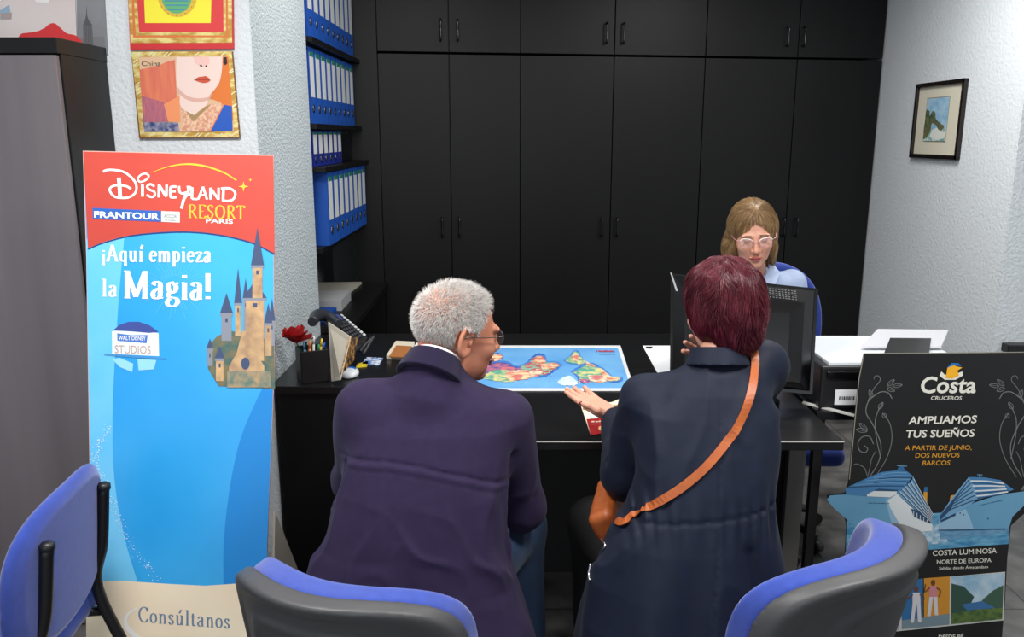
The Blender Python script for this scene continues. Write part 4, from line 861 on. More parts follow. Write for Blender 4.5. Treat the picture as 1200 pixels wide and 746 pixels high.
A.text('subheading', 'DOS NUEVOS', *Z9([(229, 318)])[0], Z9([(336, 0)])[0][0], 5.6, cy, dy=-.6, bold=.01, shear=.15)
A.text('subheading', 'BARCOS', *Z9([(246, 336)])[0], Z9([(313, 0)])[0][0], 5.6, cy, dy=-.4, bold=.01, shear=.15)
# floral scrolls
sil = mat('scroll_silver', (128, 130, 130), .35, .3)
sc = 200/932.; Zs = lambda L, fl=False: [((1000+x*sc) if not fl else (1000+(1000-x)*sc), 400+y*sc) for x, y in L]
def scroll(fl):
    pn = 'scrollwork#2' if fl else 'scrollwork'
    Zf = (lambda L: Zs(L)) if not fl else (lambda L: Zs([(x-10, y) for x, y in L], True))
    for L, w in [([(90, 740), (140, 650), (150, 560), (110, 460), (70, 390), (80, 330), (110, 300), (150, 275), (190, 280), (212, 312)], 1.1), ([(150, 640), (125, 520), (120, 430), (140, 370), (160, 340)], 1.0), ([(120, 740), (180, 640), (210, 540), (200, 450), (160, 390)], .9),
                 ([(80, 325), (110, 260), (145, 215), (140, 190), (120, 188), (112, 205)], .8), ([(110, 560), (90, 520), (50, 520), (25, 555), (35, 595), (65, 605), (78, 585), (60, 568)], 1.0), ([(75, 730), (60, 690), (20, 668), (0, 675)], .9), ([(78, 740), (90, 690), (100, 640), (120, 600)], .8)]:
        A.pen(pn, Zf(L), w, sil, 3)
    for cx, cy_, a, L_ in [(95, 285, -1.9, 46), (205, 225, -.75, 52), (240, 240, -.15, 54), (205, 262, .35, 46), (150, 350, -1.0, 44), (170, 405, .9, 30), (55, 465, .7, 60), (45, 485, .2, 60)]:
        ca, sa = math.cos(a), math.sin(a); P = [(cx+ca*u*L_/2-sa*v*11, cy_+sa*u*L_/2+ca*v*11) for u, v in [(-1, 0), (-.4, .9), (.3, .8), (1, 0), (.3, -.8), (-.4, -.9)]]
        P = [tuple(p) for p in catmull(np.array(P+[P[0]]), 4)]; A.pen(pn, Zf(P), .7, sil, 3, False); A.pen(pn, Zf([P[0], P[12]]), .5, sil, 3, False)
scroll(False); scroll(True)
# ships
s10 = 235/1200.; Zb = lambda L: [(965+x*s10, 530+y*s10) for x, y in L]
sup = mat('superstructure', (112, 160, 196), .4); wht = mat('ship_white', (214, 220, 222), .4); dark = mat('ship_dark', (40, 72, 104), .4)
A.poly('sea_print', Z9([(66, 462), (456, 440), (452, 524), (63, 552)]), seap, 1)
A.poly('sea_print', Zb([(570, 440), (690, 430), (700, 480), (760, 540), (600, 552), (560, 500)]), mat('spray', (186, 206, 218), .4, var=(60, (110, 160, 190), .15)), 1.5)
A.poly('sea_print', Zb([(690, 466), (1100, 455), (1100, 478), (900, 500), (700, 520)]), mat('sea_reflection', (120, 160, 190), .4, var=(40, (70, 130, 170), .2), stretch=(1, 1, 4)), 1.6)
A.poly('left_ship_print', Zb([(20, 282), (40, 256), (130, 250), (260, 262), (400, 270), (440, 248), (520, 320), (652, 428), (650, 452), (600, 470), (560, 470), (340, 492), (220, 510), (190, 450), (140, 400), (60, 330)]), hull, 3)
A.poly('left_ship_print', Zb([(385, 290), (410, 268), (440, 246), (480, 285), (530, 330), (652, 428), (650, 470), (560, 475), (480, 470), (440, 400), (400, 330)]), wht, 3.5)
A.poly('left_ship_print', Zb([(372, 282), (400, 268), (412, 330), (450, 400), (470, 470), (430, 480), (400, 400)]), mat('hull_mid', (142, 180, 206), .4), 3.4)
A.poly('left_ship_print', Zb([(130, 218), (165, 196), (230, 166), (300, 135), (350, 116), (430, 108), (500, 112), (535, 140), (532, 160), (480, 215), (440, 246), (400, 270), (260, 262), (135, 250)]), mat('superstructure_front', (70, 124, 172), .4), 4)
A.poly('left_ship_print', Zb([(535, 140), (655, 372), (652, 430), (440, 246), (480, 215)]), sup, 4)
for i in range(6): A.pen('left_ship_print', Zb([(535-i*17, 160+i*15), (655-i*2, 376+i*9)]), 1.0, dark, 5, False); A.pen('left_ship_print', Zb([(540-i*17, 158+i*15), (656-i*2, 371+i*9)]), .6, wht, 5.2, False)
for yy, x0, x1 in ((122, 345, 500), (140, 300, 530), (160, 250, 520), (185, 185, 500)): A.pen('left_ship_print', Zb([(x0, yy+10), ((x0+x1)/2, yy-2), (x1, yy)]), .9, sup, 5)
for yy, x0, x1 in ((150, 330, 524), (174, 300, 505), (200, 150, 480)): A.pen('left_ship_print', Zb([(x0, yy+8), ((x0+x1)/2, yy), (x1, yy)]), 1.0, dark, 5)
A.poly('left_ship_print', Zb([(260, 250), (300, 230), (440, 232), (436, 248), (400, 268), (262, 262)]), wht, 5.5); A.poly('left_ship_print', Zb([(300, 228), (330, 216), (450, 222), (440, 232)]), dark, 5.6)
A.poly('left_ship_print', Zb([(524, 335), (560, 345), (640, 405), (640, 425), (540, 385)]), dark, 5)
for i in range(5): A.pen('left_ship_print', Zb([(540+i*20, 348+i*13), (540+i*20, 386+i*9)]), .7, wht, 5.4, False)
A.poly('left_ship_print', Zb([(440, 108), (450, 84), (478, 84), (490, 110)]), deck, 5); A.pen('left_ship_print', Zb([(440, 78), (500, 82)]), .8, sup, 5, False)
A.poly('left_ship_print', Zb([(598, 280), (600, 235), (622, 235), (620, 300)]), cy, 3.8); A.poly('left_ship_print', Zb([(600, 236), (604, 205), (622, 205), (622, 236)]), deck, 3.8)
A.pen('left_ship_print', Zb([(285, 415), (312, 415)]), .8, dark, 5, False); A.marks('left_ship_print', *Zb([(268, 305)])[0], Zb([(395, 0)])[0][0], 1.6, dark, dy=.3, seed=4)
A.poly('right_ship_print', Zb([(1240, 222), (1200, 232), (1050, 252), (900, 300), (780, 370), (690, 408), (686, 466), (900, 462), (1090, 458), (1112, 448), (1130, 385), (1200, 318), (1245, 280)]), hull, 3)
A.poly('right_ship_print', Zb([(686, 466), (690, 408), (780, 370), (850, 335), (880, 400), (900, 462)]), mat('hull_mid', (142, 180, 206), .4), 3.4)
A.poly('right_ship_print', Zb([(692, 395), (700, 370), (760, 285), (800, 232), (870, 146), (905, 155), (922, 275), (880, 312), (780, 370), (694, 410)]), sup, 4)
for i in range(6): A.pen('right_ship_print', Zb([(872+i*8, 160+i*24), (800-i*8, 255+i*17), (700, 380+i*4)]), 1.1, dark, 5, False)
A.poly('right_ship_print', Zb([(868, 146), (960, 148), (1060, 165), (1140, 222), (1050, 252), (922, 280), (905, 200)]), mat('superstructure_front', (70, 124, 172), .4), 4.5)
for i in range(4): A.pen('right_ship_print', Zb([(880+i*12, 170+i*30), (980, 172+i*27), (1080+i*8, 186+i*16)]), 1.7, wht, 5, True); A.pen('right_ship_print', Zb([(884+i*12, 183+i*30), (980, 184+i*27), (1090+i*8, 196+i*15)]), .8, dark, 5.2, True)
A.poly('right_ship_print', Zb([(700, 405), (790, 362), (792, 376), (702, 418)]), dark, 5); A.pen('right_ship_print', Zb([(935, 132), (935, 150)]), 1, sup, 5, False); A.pen('right_ship_print', Zb([(920, 132), (952, 134)]), .8, sup, 5, False)
A.poly('right_ship_print', Zb([(755, 290), (760, 258), (782, 252), (780, 270)]), cy, 3.8); A.pen('right_ship_print', Zb([(690, 464), (900, 460), (1088, 456)]), .9, dark, 5, False)
A.marks('right_ship_print', *Zb([(935, 318)])[0], Zb([(1070, 0)])[0][0], 1.6, dark, dy=-6, seed=9)
for q_ in ((818, 362), (838, 372), (985, 395)): A.disc('right_ship_print', *Zb([q_])[0], 1, .8, dark, 5, 8)
A.text('caption', 'COSTA LUMINOSA', *Z9([(271, 552)])[0], Z9([(424, 0)])[0][0], 6.4, cw, dy=-3.2, bold=.005)
A.text('caption', 'NORTE DE EUROPA', *Z9([(281, 572)])[0], Z9([(411, 0)])[0][0], 5.2, cw, dy=-2.4, bold=.005)
A.text('caption', 'Salidas desde \u00c1msterdam', *Z9([(286, 585)])[0], Z9([(403, 0)])[0][0], 3.4, cw, dy=-1.8, bold=.005)
A.text('caption#2', 'CO', *Z9([(84, 566)])[0], Z9([(105, 0)])[0][0], 6.4, cw, dy=-.4, bold=.005)
# photo strip
wl_ = mat('strip_white', (206, 206, 200), .5)
A.poly('photo_strip', Z9([(84, 622), (444, 590), (440, 706), (90, 742)]), wl_, 1)
A.poly('photo_strip', Z9([(86, 624), (193, 613), (192, 729), (92, 739)]), mat('strip_lilac', (170, 168, 196), .5), 2)
A.poly('photo_strip', Z9([(197, 611), (250, 606), (250, 722), (197, 727)]), mat('strip_blue', (48, 108, 160), .5), 2); A.poly('photo_strip', Z9([(248, 606), (312, 601), (311, 716), (248, 722)]), mat('strip_orange', (206, 142, 48), .5), 2)
A.poly('photo_strip', Z9([(197, 706), (311, 690), (311, 716), (197, 727)]), mat('strip_floor', (120, 140, 150), .5), 3)
dk = mat('strip_skin', (110, 60, 44), .6); wt = mat('strip_clothes', (214, 210, 214), .6); pk = mat('strip_pink', (206, 130, 140), .6)
for (x, y, cl) in ((232, 632, wt), (272, 616, pk), (150, 700, mat('strip_yellow', (206, 190, 90), .5)), (170, 704, mat('strip_sky', (90, 150, 200), .5))):
    A.disc('photo_strip', *Z9([(x, y)])[0], 2.6, 3.4, dk, 5, 10); A.poly('photo_strip', Z9([(x-9, y+8), (x+9, y+8), (x+10, y+36), (x-9, y+36)]), cl, 4)
    if y < 700: A.poly('photo_strip', Z9([(x-9, y+34), (x, y+34), (x-6, y+80), (x-14, y+80)]), wt, 4.5); A.poly('photo_strip', Z9([(x+1, y+34), (x+10, y+34), (x+12, y+78), (x+4, y+78)]), wt, 4.5); A.pen('photo_strip', Z9([(x-8, y+12), (x-20, y+22), (x-18, y+4)]), 1.4, dk, 5); A.pen('photo_strip', Z9([(x+8, y+12), (x+18, y+20), (x+14, y+34)]), 1.4, dk, 5)
A.poly('photo_strip', Z9([(316, 601), (441, 593), (437, 703), (315, 715)]), mat('strip_fjord_sky', (120, 170, 200), .5, var=(20, (190, 210, 222), .2)), 2)
A.poly('photo_strip', Z9([(316, 618), (345, 625), (370, 650), (350, 690), (315, 700)]), mat('strip_hill', (50, 80, 70), .5), 3); A.poly('photo_strip', Z9([(440, 622), (415, 635), (392, 655), (380, 672), (438, 680)]), mat('strip_hill2', (62, 92, 76), .5), 3)
A.poly('photo_strip', Z9([(340, 668), (390, 660), (420, 676), (360, 690)]), mat('strip_fjord', (60, 110, 160), .5), 3.5); A.poly('photo_strip', Z9([(315, 690), (370, 680), (438, 676), (437, 703), (315, 715)]), mat('strip_grass', (96, 120, 60), .5, var=(60, (60, 90, 50), .1)), 4)
A.text('price_line', 'DESDE 8\u20ac', *Z9([(285, 752)])[0], Z9([(345, 0)])[0][0], 5.6, cw, dy=-1.5, bold=.02)
A.flush(t)
MB().box((1.30, YC+.03, .012), (.40, .05, .02), .004).build('foot', blackp, t)
# ================================================================== people
def frame(o, fwd, up=(0, 0, 1)):
    F = nrm(fwd); R = nrm(np.cross(F, up)); U = np.cross(R, F); return np.array(o, float), np.stack([R, F, U], 1)   # columns: right, forward, up
def facedir(az, pitch, roll=0):
    """az: turn to the right of straight away from the camera; pitch: downwards"""
    a, p = math.radians(az), math.radians(pitch); F = np.array([math.sin(a)*math.cos(p), math.cos(a)*math.cos(p), -math.sin(p)])
    U = np.array([math.sin(a)*math.sin(p), math.cos(a)*math.sin(p), math.cos(p)]); R = np.cross(F, U); r = math.radians(roll)
    U2 = U*math.cos(r)+R*math.sin(r); return F, U2
def head(P, fr_, s=1.0, male=True):
    o, M = fr_; Q = ((P-o)@M)/s; A = Q.copy(); A[:, 0] = np.abs(A[:, 0])
    d = ell(Q, (0, -.016, .032), (.075, .096, .086))
    d = smin(d, ell(Q, (0, .028, -.028), (.061, .062, .083)), .03)
    d = smin(d, ell(A, (.0, .022, -.072), (.052 if male else .047, .058, .040)), .028)
    d = smin(d, ell(Q, (0, .070, -.101), (.022, .016, .015)), .022)
    d = smin(d, ell(A, (.040, .062, -.028), (.020, .020, .018)), .025)            # cheekbones
    d = smin(d, ell(A, (.026, .083, .020), (.026, .010, .008)), .014)             # brow
    d = smax(d, -ell(A, (.030, .096, .002), (.016, .012, .010)), .012)            # eye sockets
    d = smin(d, cone(Q, (0, .086, .008), (0, .107, -.030), .008, .0095), .011)
    d = smin(d, ell(Q, (0, .110, -.033), (.0095, .010, .009)), .006)
    d = smin(d, ell(A, (.012, .099, -.036), (.007, .010, .0075)), .006)
    d = smax(d, -ell(A, (.006, .104, -.043), (.0035, .005, .003)), .003)
    d = smin(d, ell(A, (.030, .079, .0), (.0125, .0125, .0125)), .003)            # eyeball under the lid
    d = smax(d, -(crease(A, [(.018, .092, -.006), (.030, .094, -.010), (.042, .088, -.006)], .0022)*.0022-.0+(-.0))*1+d*0-1, .001) if False else d+.0016*crease(A, [(.018, .093, -.003), (.030, .094, -.008), (.043, .088, -.004)], .0022)
    d = smin(d, ell(A, (.006, .0925, -.0625), (.019, .010, .0055)), .004); d = smin(d, ell(Q, (0, .0905, -.072), (.018, .010, .0060)), .005)
    d = d+.0028*crease(A, [(0, .102, -.0672), (.014, .098, -.0672), (.025, .088, -.067)], .0022)
    d = d+.0016*crease(A, [(.016, .098, -.038), (.028, .084, -.058), (.031, .078, -.070)], .004)   # smile line
    # ears
    e = cone(A, (.076, -.010, -.026), (.083, -.018, .016), .009, .014); e = smin(e, ell(A, (.080, -.012, -.028), (.007, .010, .012)), .006)
    q = A-np.array((.080, -.014, -.004)); ca, sa = .93, .36; x2 = q[:, 0]*ca-q[:, 1]*-sa*1; 
    n_ = np.array((.90, .36, 0)); n_ = n_/np.linalg.norm(n_); tdir = np.array((-n_[1], n_[0], 0)); qn = q@n_; qt = q@tdir; qz = q[:, 2]-qt*.15
    rim = np.sqrt((qt/.018)**2+(qz/.031)**2)+1e-6; e = np.sqrt(((rim-1)*.020)**2+qn**2)-.0048; disc_ = np.maximum((rim-1)*.02, np.abs(qn+.004)-.003); e = smin(e, disc_, .006)
    e = smin(e, ell(A, (.074, -.006, -.030), (.006, .009, .010)), .006); e = smin(e, ell(q, (0.0, .012, -.004), (.004, .004, .007)), .004)
    d = smin(d, e, .005)
    return d*s
def toworld(fr_, L, s=1.0): o, M = fr_; return [o+M@(np.array(p)*s) for p in L]
def rid(P, seed, f, a):
    """sharp soft-cloth ridges"""
    n = wob(P+.02*np.stack([wob(P, seed+9, (9, 9, 9)), wob(P, seed+10, (9, 9, 9)), wob(P, seed+11, (9, 9, 9))], -1), seed, f, 5); return a*(np.clip(1-np.abs(n)*3.2, 0, 1)**1.5-.3)
def arm(P, pts, rad, k=.03):
    d = None
    for i in range(len(pts)-1):
        c = cone(P, pts[i], pts[i+1], rad[i], rad[i+1]); d = c if d is None else smin(d, c, k)
    return d
def hand_prims(w, fwd, pn, thumbside, curls=(.2, .2, .25, .3), spread=.10, s=1.0, thumb=None):
    """w wrist, fwd towards the fingertips, pn the way the palm faces, thumbside +1/-1 along cross(fwd, pn)"""
    F = nrm(fwd); N = nrm(np.array(pn)-np.dot(pn, F)*F); S = np.cross(F, N)*thumbside; w = np.array(w, float)
    palm = []; fing = []; nails = []; L = [(.040, .024, .019), (.045, .027, .020), (.041, .025, .020), (.032, .020, .018)]; off = [.027, .009, -.009, -.026]; mc = [.084, .088, .083, .075]
    for i in range(4):
        b = w+S*off[i]*.5*s+F*.01*s; k = w+S*off[i]*s+F*mc[i]*s; palm.append((b, k, .0135*s, .0105*s)); d = nrm(F+S*(1.5-i)*spread*.5); p = k; ang = 0
        for j, l in enumerate(L[i]):
            ang += curls[i]*(1, 1.2, .8)[j]; dd = d*math.cos(ang)+N*math.sin(ang); q = p+dd*l*s; r0, r1 = (.0092, .0083, .0076, .0066)[j]*s, (.0083, .0076, .0066)[j]*s; fing.append((p, q, r0, r1)); p0, p = p, q
        nails.append((p-dd*.006*s-nrm(N*math.cos(ang)-d*math.sin(ang))*.0052*s, dd, nrm(N*math.cos(ang)-d*math.sin(ang))))
    t0 = w+S*.020*s+F*.018*s+N*.006*s; td = thumb if thumb is not None else [nrm(F*.62+S*.75+N*.25), nrm(F*.85+S*.45+N*.25), nrm(F*.95+S*.2+N*.25)]
    p = t0
    for j, (l, r0, r1) in enumerate(((.042, .0145, .0105), (.032, .0098, .0088), (.026, .0088, .0068))): q = p+np.array(td[j])*l*s; fing.append((p, q, r0*s, r1*s)); p = q
    nn_ = -(S*.75+N*.55); nn_ = nrm(nn_-np.dot(nn_, td[2])*np.array(td[2])); nails.append((p-np.array(td[2])*.006*s-nn_*.005*s, np.array(td[2]), nn_))
    return palm, fing, nails, (w, F, N, S)
def hand(P, h, s=1.0):
    palm, fing, nails, (w, F, N, S) = h; d = None
    for a, b, r0, r1 in palm: c = cone(P, a, b, r0, r1); d = c if d is None else smin(d, c, .012)
    d = smin(d, ell((P-w)@np.stack([S, F, N], 1), (0.004, .045*s, .003), (.036*s, .045*s, .013*s)), .01); fd = None
    for i, (a, b, r0, r1) in enumerate(fing): c = cone(P, a, b, r0, r1); d = smin(d, c, .004 if i < 12 else .007)
    return d
def nail_obj(h, m, parent):
    for p, dd, n_ in h[2]:
        x = nrm(np.cross(dd, n_)); R = Matrix(np.stack([x, dd, -n_], 1).tolist()); b = bmesh.new(); bmesh.ops.create_uvsphere(b, u_segments=12, v_segments=8, radius=1)
        for v in b.verts: v.co = R @ Vector((v.co.x*.0054, v.co.y*.0078, v.co.z*.0022))+Vector(p)
        MB().bm(b, 0, True).build('fingernail', m, parent)
def tubes(name, L, m, parent, n=8, res=5):
    mb = MB()
    for pts, r in L: mb.tube(pts, r, n, res=res)
    return mb.build(name, m, parent)
skin_m = mat('skin_tanned', (196, 132, 104), .55, bump=(180, .25, .0012), var=(22, (182, 112, 86), .25), sss=.12)
skin_f = mat('skin_fair', (222, 166, 142), .5, bump=(220, .15, .001), var=(20, (212, 148, 124), .3), sss=.12)
lip_m = mat('lips', (176, 84, 80), .4); lip_m2 = mat('lips_pale', (160, 96, 84), .5); lid_m = mat('eyelid', (186, 130, 118), .5); brow_m = mat('eyebrow', (120, 88, 66), .8)
denim = mat('blue_denim', (28, 48, 76), .9, bump=(420, .4, .001), var=(30, (38, 62, 94), .3), sheen=.05)
blacktr = mat('black_trousers', (13, 13, 16), .85, bump=(300, .3, .001))
shoe_m = mat('black_leather', (16, 15, 15), .35)
AX = axis_pts
# =================================================== the man
mF, mU = facedir(62, 8, 2); HM = frame((-.131, 1.945, 1.138), mF, mU)
man = empty('person', (-.2, 1.8, 0), 'seated man with short white hair and glasses in a dark purple-navy jacket', 'person')
neckb = np.array([-.190, 1.872, 1.035])
Lsh, Rsh = np.array([-.345, 1.865, .972]), np.array([-.018, 1.915, .930]); Lel, Rel = np.array([-.392, 1.99, .735]), np.array([.022, 2.0, .665]); Lwr, Rwr = np.array([-.34, 2.26, .795]), np.array([-.075, 2.17, .655])
mtab = [(.415, -.222, 1.76, .285, .165), (.50, -.228, 1.762, .270, .160), (.60, -.236, 1.775, .244, .145), (.70, -.222, 1.79, .214, .132), (.80, -.205, 1.815, .198, .125), (.88, -.195, 1.84, .193, .118), (.94, -.188, 1.860, .186, .110), (.985, -.186, 1.872, .158, .092), (1.02, -.186, 1.880, .112, .076), (1.05, -.184, 1.886, .078, .066), (1.075, -.182, 1.892, .056, .056)]
hL = hand_prims(Lwr+[.0, .01, .0], (.25, 1, -.05), (0, 0, -1), -1, (.15, .15, .15, .2)); hR = hand_prims(Rwr+[-.01, .01, -.01], (-.5, .8, -.1), (0, -.1, -1), 1, (.4, .45, .5, .5))
lk, rk = np.array([-.33, 2.16, .53]), np.array([.012, 2.13, .545])
def man_body(P):
    d = head(P, HM); nk = cone(P, toworld(HM, [(0, -.022, -.055)])[0], neckb, .056, .062); nk = smin(nk, cone(P, toworld(HM, [(0, -.060, -.02)])[0], neckb+[0, -.01, 0], .030, .045), .03); d = smin(d, nk, .02)
    t = loft(P, [(z, x, y+.01, a-.035, b-.03) for z, x, y, a, b in mtab[:-2]]); d = smin(d, t, .03)
    for s, e, w, h in ((Lsh, Lel, Lwr, hL), (Rsh, Rel, Rwr, hR)): d = smin(d, arm(P, [s, e, w], [.045, .036, .026]), .02); d = smin(d, hand(P, h), .01)
    for hp, k, ft in (((-.30, 1.80, .52), lk, (-.33, 2.12, .08)), ((-.15, 1.80, .52), rk, (.035, 2.10, .08))): d = smin(d, arm(P, [hp, k, ft], [.075, .05, .035]), .03)
    return d
skmi = lambda fr_: (lambda C: np.where((lambda Q: (np.abs(Q[:, 0]) < .026) & (Q[:, 1] > .084) & (np.abs(Q[:, 2]+.067) < .0105) & (Q[:, 2] < -.055-np.abs(Q[:, 0])*.18) & (Q[:, 2] > -.080+np.abs(Q[:, 0])*.3))((C-fr_[0])@fr_[1]), 1, 0))
sdf_obj('body', man_body, (AX((-.50, -.27, .009), (-.27, .0, .0032), (.0, .14, .009)), AX((1.55, 1.81, .012), (1.81, 2.09, .0032), (2.09, 2.50, .008)), AX((.03, .60, .012), (.60, .84, .0055), (.84, 1.0, .01), (1.0, 1.30, .0032))), [skin_m, lip_m2], man, skmi(HM))
yoke = [(-.405, 1.80, .855), (-.36, 1.735, .885), (-.28, 1.70, .893), (-.20, 1.695, .885), (-.10, 1.72, .862), (-.02, 1.78, .828), (.04, 1.86, .80)]
def yk(P):   # height of the yoke seam across the back
    return np.interp(P[:, 0], [-.42, -.36, -.28, -.20, -.10, -.02, .05], [.868, .888, .893, .884, .860, .832, .800])
def man_jacket(P):
    d = loft(P, mtab, 2.5)
    for s, e, w in ((Lsh, Lel, Lwr), (Rsh, Rel, Rwr)):
        d = smin(d, arm(P, [s, e, w], [.070, .060, .045], .035), .045)
    d = smin(d, cone(P, neckb+[-.11, -.01, -.050], neckb+[.10, .015, -.080], .045, .045), .05)
    d = smin(d, cone(P, neckb+[-.004, -.012, -.03], neckb+[.004, -.002, .020], .082, .066), .03)
    back = np.clip((1.86-P[:, 1])/.1, 0, 1); z = P[:, 2]
    ys = yk(P); d = d+back*.0038*np.exp(-((z-ys)/.0035)**2)-back*.0022*np.exp(-((z-ys+.010)/.006)**2)
    d = d+back*.0016*np.exp(-((z-ys+.022)/.002)**2)
    # folds
    d = d-.0045*wob(P, 3, (14, 14, 5))-.0028*wob(P, 8, (34, 30, 12))*np.clip((.9-z)/.3, .2, 1)
    for pts, w, a in [([(.0, 1.84, .86), (-.03, 1.82, .74), (-.02, 1.84, .60)], .016, .010), ([(-.06, 1.74, .80), (-.03, 1.80, .62), (.0, 1.84, .48)], .020, -.007), ([(-.38, 1.80, .86), (-.37, 1.78, .74), (-.39, 1.75, .60)], .014, .008),
                      ([(.03, 1.96, .80), (.05, 1.94, .72)], .010, .005), ([(-.02, 1.98, .70), (.06, 2.0, .69)], .010, .006), ([(-.40, 1.93, .80), (-.44, 1.96, .79)], .010, .006), ([(-.3, 1.72, .62), (-.2, 1.66, .50), (-.1, 1.66, .43)], .025, .006), ([(-.42, 1.76, .58), (-.34, 1.66, .46)], .02, .006)]:
        d = d+a*crease(P, pts, w)
    d = d-back*.8*rid(P, 61, (22, 22, 9), .006)*np.clip((.95-z)/.2, .15, 1)-rid(P, 62, (18, 18, 26), .005)*np.exp(-(np.abs(z-.69)/.09)**2)
    return d
jm = mat('purple_navy_cloth', (42, 34, 59), .9, spec=.12, bump=(380, .3, .001), var=(40, (48, 39, 66), .3), sheen=.04)
sdf_obj('jacket', man_jacket, (AX((-.56, .14, .0062),), AX((1.52, 2.30, .0062),), AX((.38, 1.11, .0058),)), jm, man)
def ringband(P, c, nrm_, r, h, th, tilt=0, lo=None):
    n_ = nrm(nrm_); q = P-np.array(c); a = q@n_; rr = np.linalg.norm(q-a[:, None]*n_, axis=1)
    return np.maximum(np.abs(rr-(r-a*.32))-th, np.abs(a)-h)-.0015
cax = nrm(np.array(toworld(HM, [(0, -.03, -.07)])[0])-neckb+[0.0, 0, .03])
sdf_obj('jacket_collar', lambda P: ringband(P, neckb+[.004, .004, .034], cax, .0655, .026, .0045)+.001*wob(P, 2, (40, 40, 40)), (AX((-.29, -.08, .004),), AX((1.77, 1.98, .004),), AX((.96, 1.15, .0035),)), mat('collar_cloth', (32, 26, 50), .9, spec=.12, bump=(380, .3, .001), sheen=.1), man)
sdf_obj('shirt_collar', lambda P: ringband(P, neckb+[.010, .009, .040], cax, .0595, .0245, .002), (AX((-.29, -.08, .0035),), AX((1.77, 1.98, .0035),), AX((.98, 1.15, .003),)), mat('white_shirt', (226, 226, 232), .8), man)
def trousers(hips, knees, feet, r=(.105, .078, .062), seed=4):
    def f(P):
        d = None
        for h, k, ft in zip(hips, knees, feet):
            c = arm(P, [h, k, ft], list(r), .03); d = c if d is None else smin(d, c, .03)
        return smax(d, -(P[:, 2]-.075), .004)-.004*wob(P, seed, (28, 28, 16))
    return f
sdf_obj('jeans', trousers([(-.30, 1.78, .53), (-.16, 1.78, .53)], [lk, rk], [(-.33, 2.12, .08), (.035, 2.10, .08)]), (AX((-.48, .16, .009),), AX((1.62, 2.28, .009),), AX((.05, .68, .009),)), denim, man)
def shoe(name, x, y, az, parent, m=shoe_m):
    c, s_ = math.cos(az), math.sin(az); R = np.array([[c, s_], [-s_, c]])
    def f(P):
        Q = P.copy(); q = (P[:, :2]-np.array([x, y]))@R.T; Q[:, 0], Q[:, 1] = q[:, 0], q[:, 1]
        d = smin(ell(Q, (0, .10, .035), (.045, .10, .035)), ell(Q, (0, 0, .05), (.038, .06, .05)), .03); d = smin(d, cone(Q, (0, -.01, .06), (0, -.01, .10), .036, .038), .02); return smax(d, -(P[:, 2]-.002), .003)
    return sdf_obj(name, f, (AX((x-.2, x+.2, .007),), AX((y-.16, y+.24, .007),), AX((-.01, .13, .006),)), m, parent)
shoe('shoe', -.33, 2.10, 0.1, man); shoe('shoe', .035, 2.08, -.1, man)
# white cropped hair: a thin cap and short strands
def in_hair(Q, low=-.058):
    x, y, z = Q[:, 0], Q[:, 1], Q[:, 2]; ax = np.abs(x)
    front = np.interp(z, [-.01, .02, .05, .075, .12], [-.002, .020, .036, .052, .080])
    nape = np.interp(y, [-.12, -.06, -.02, .0, .02, .05], [low, low, -.050, .012, -.012, .020])
    ear = (ax > .06) & (y > -.036) & (y < .012) & (z < .026)
    return (z > nape) & (y < front) & ~ear
def surf_points(f, fr_, n, sel, s=1.0, seed=1, c=(0, -.01, .02)):
    g = np.random.default_rng(seed); d = g.normal(size=(n*3, 3)); d /= np.linalg.norm(d, axis=1)[:, None]; o, M = fr_; P = o+M@np.array(c); P = P+(d@M.T)*.0; lo = np.zeros(len(d)); hi = np.full(len(d), .17)
    P0 = P; 
    for _ in range(22):
        mid = (lo+hi)/2; v = f(P0+(d@M.T)*mid[:, None]) > 0; hi = np.where(v, mid, hi); lo = np.where(v, lo, mid)
    W = P0+(d@M.T)*lo[:, None]; Q = (W-o)@M; k = sel(Q); return W[k][:n], Q[k][:n]
def grad(f, P, e=4e-4):
    f0 = f(P); g = np.stack([(f(P+np.eye(3)[i]*e)-f0)/e for i in range(3)], -1); return f0, g/(np.linalg.norm(g, axis=1)[:, None]+1e-9)
hf = lambda P: head(P, HM)
W_, Q_ = surf_points(hf, HM, 15000, in_hair)
crown = np.exp(-(((Q_[:, 0]+.005)/.045)**2+((Q_[:, 1]+.065)/.038)**2+((Q_[:, 2]-.085)/.035)**2)); keep = rng.random(len(W_)) > crown*.62; W_, Q_ = W_[keep], Q_[keep]
_, N_ = grad(hf, W_); o_, M_ = HM
flow = (np.array([0, -.2, -1.0])*np.clip(.09-Q_[:, 2:3], 0, .1)*14+np.array([0, 1.1, .1])*np.clip(Q_[:, 2:3]-.05, 0, .1)*16)@M_.T
D0 = N_*.75+flow*.55+rng.normal(size=W_.shape)*.33
Lh = .72*(.008+.013*np.clip((Q_[:, 2]+.06)/.15, 0, 1)+.006*np.clip(Q_[:, 1]/.06, 0, 1))*rng.uniform(.7, 1.2, len(W_))
wh = mat('white_hair', (236, 232, 228), .5, var=(60, (206, 202, 198), .2)); gh = mat('grey_hair', (160, 156, 154), .55)
mi_h = ((rng.random(len(W_)) < .14+.45*np.clip((-.02-Q_[:, 2])/.04, 0, 1))).astype(int)
sdf_cap = lambda P: np.maximum(np.abs(hf(P)-.0012)-.0016+.0010*wob(P, 5, (260, 260, 260)), 0)
hair_o = strands('hair', W_, lambda p, k, d: D0+np.array([0, 0, -.12])*k, 4, Lh, .00062, [wh, gh], man, None, mi_h)
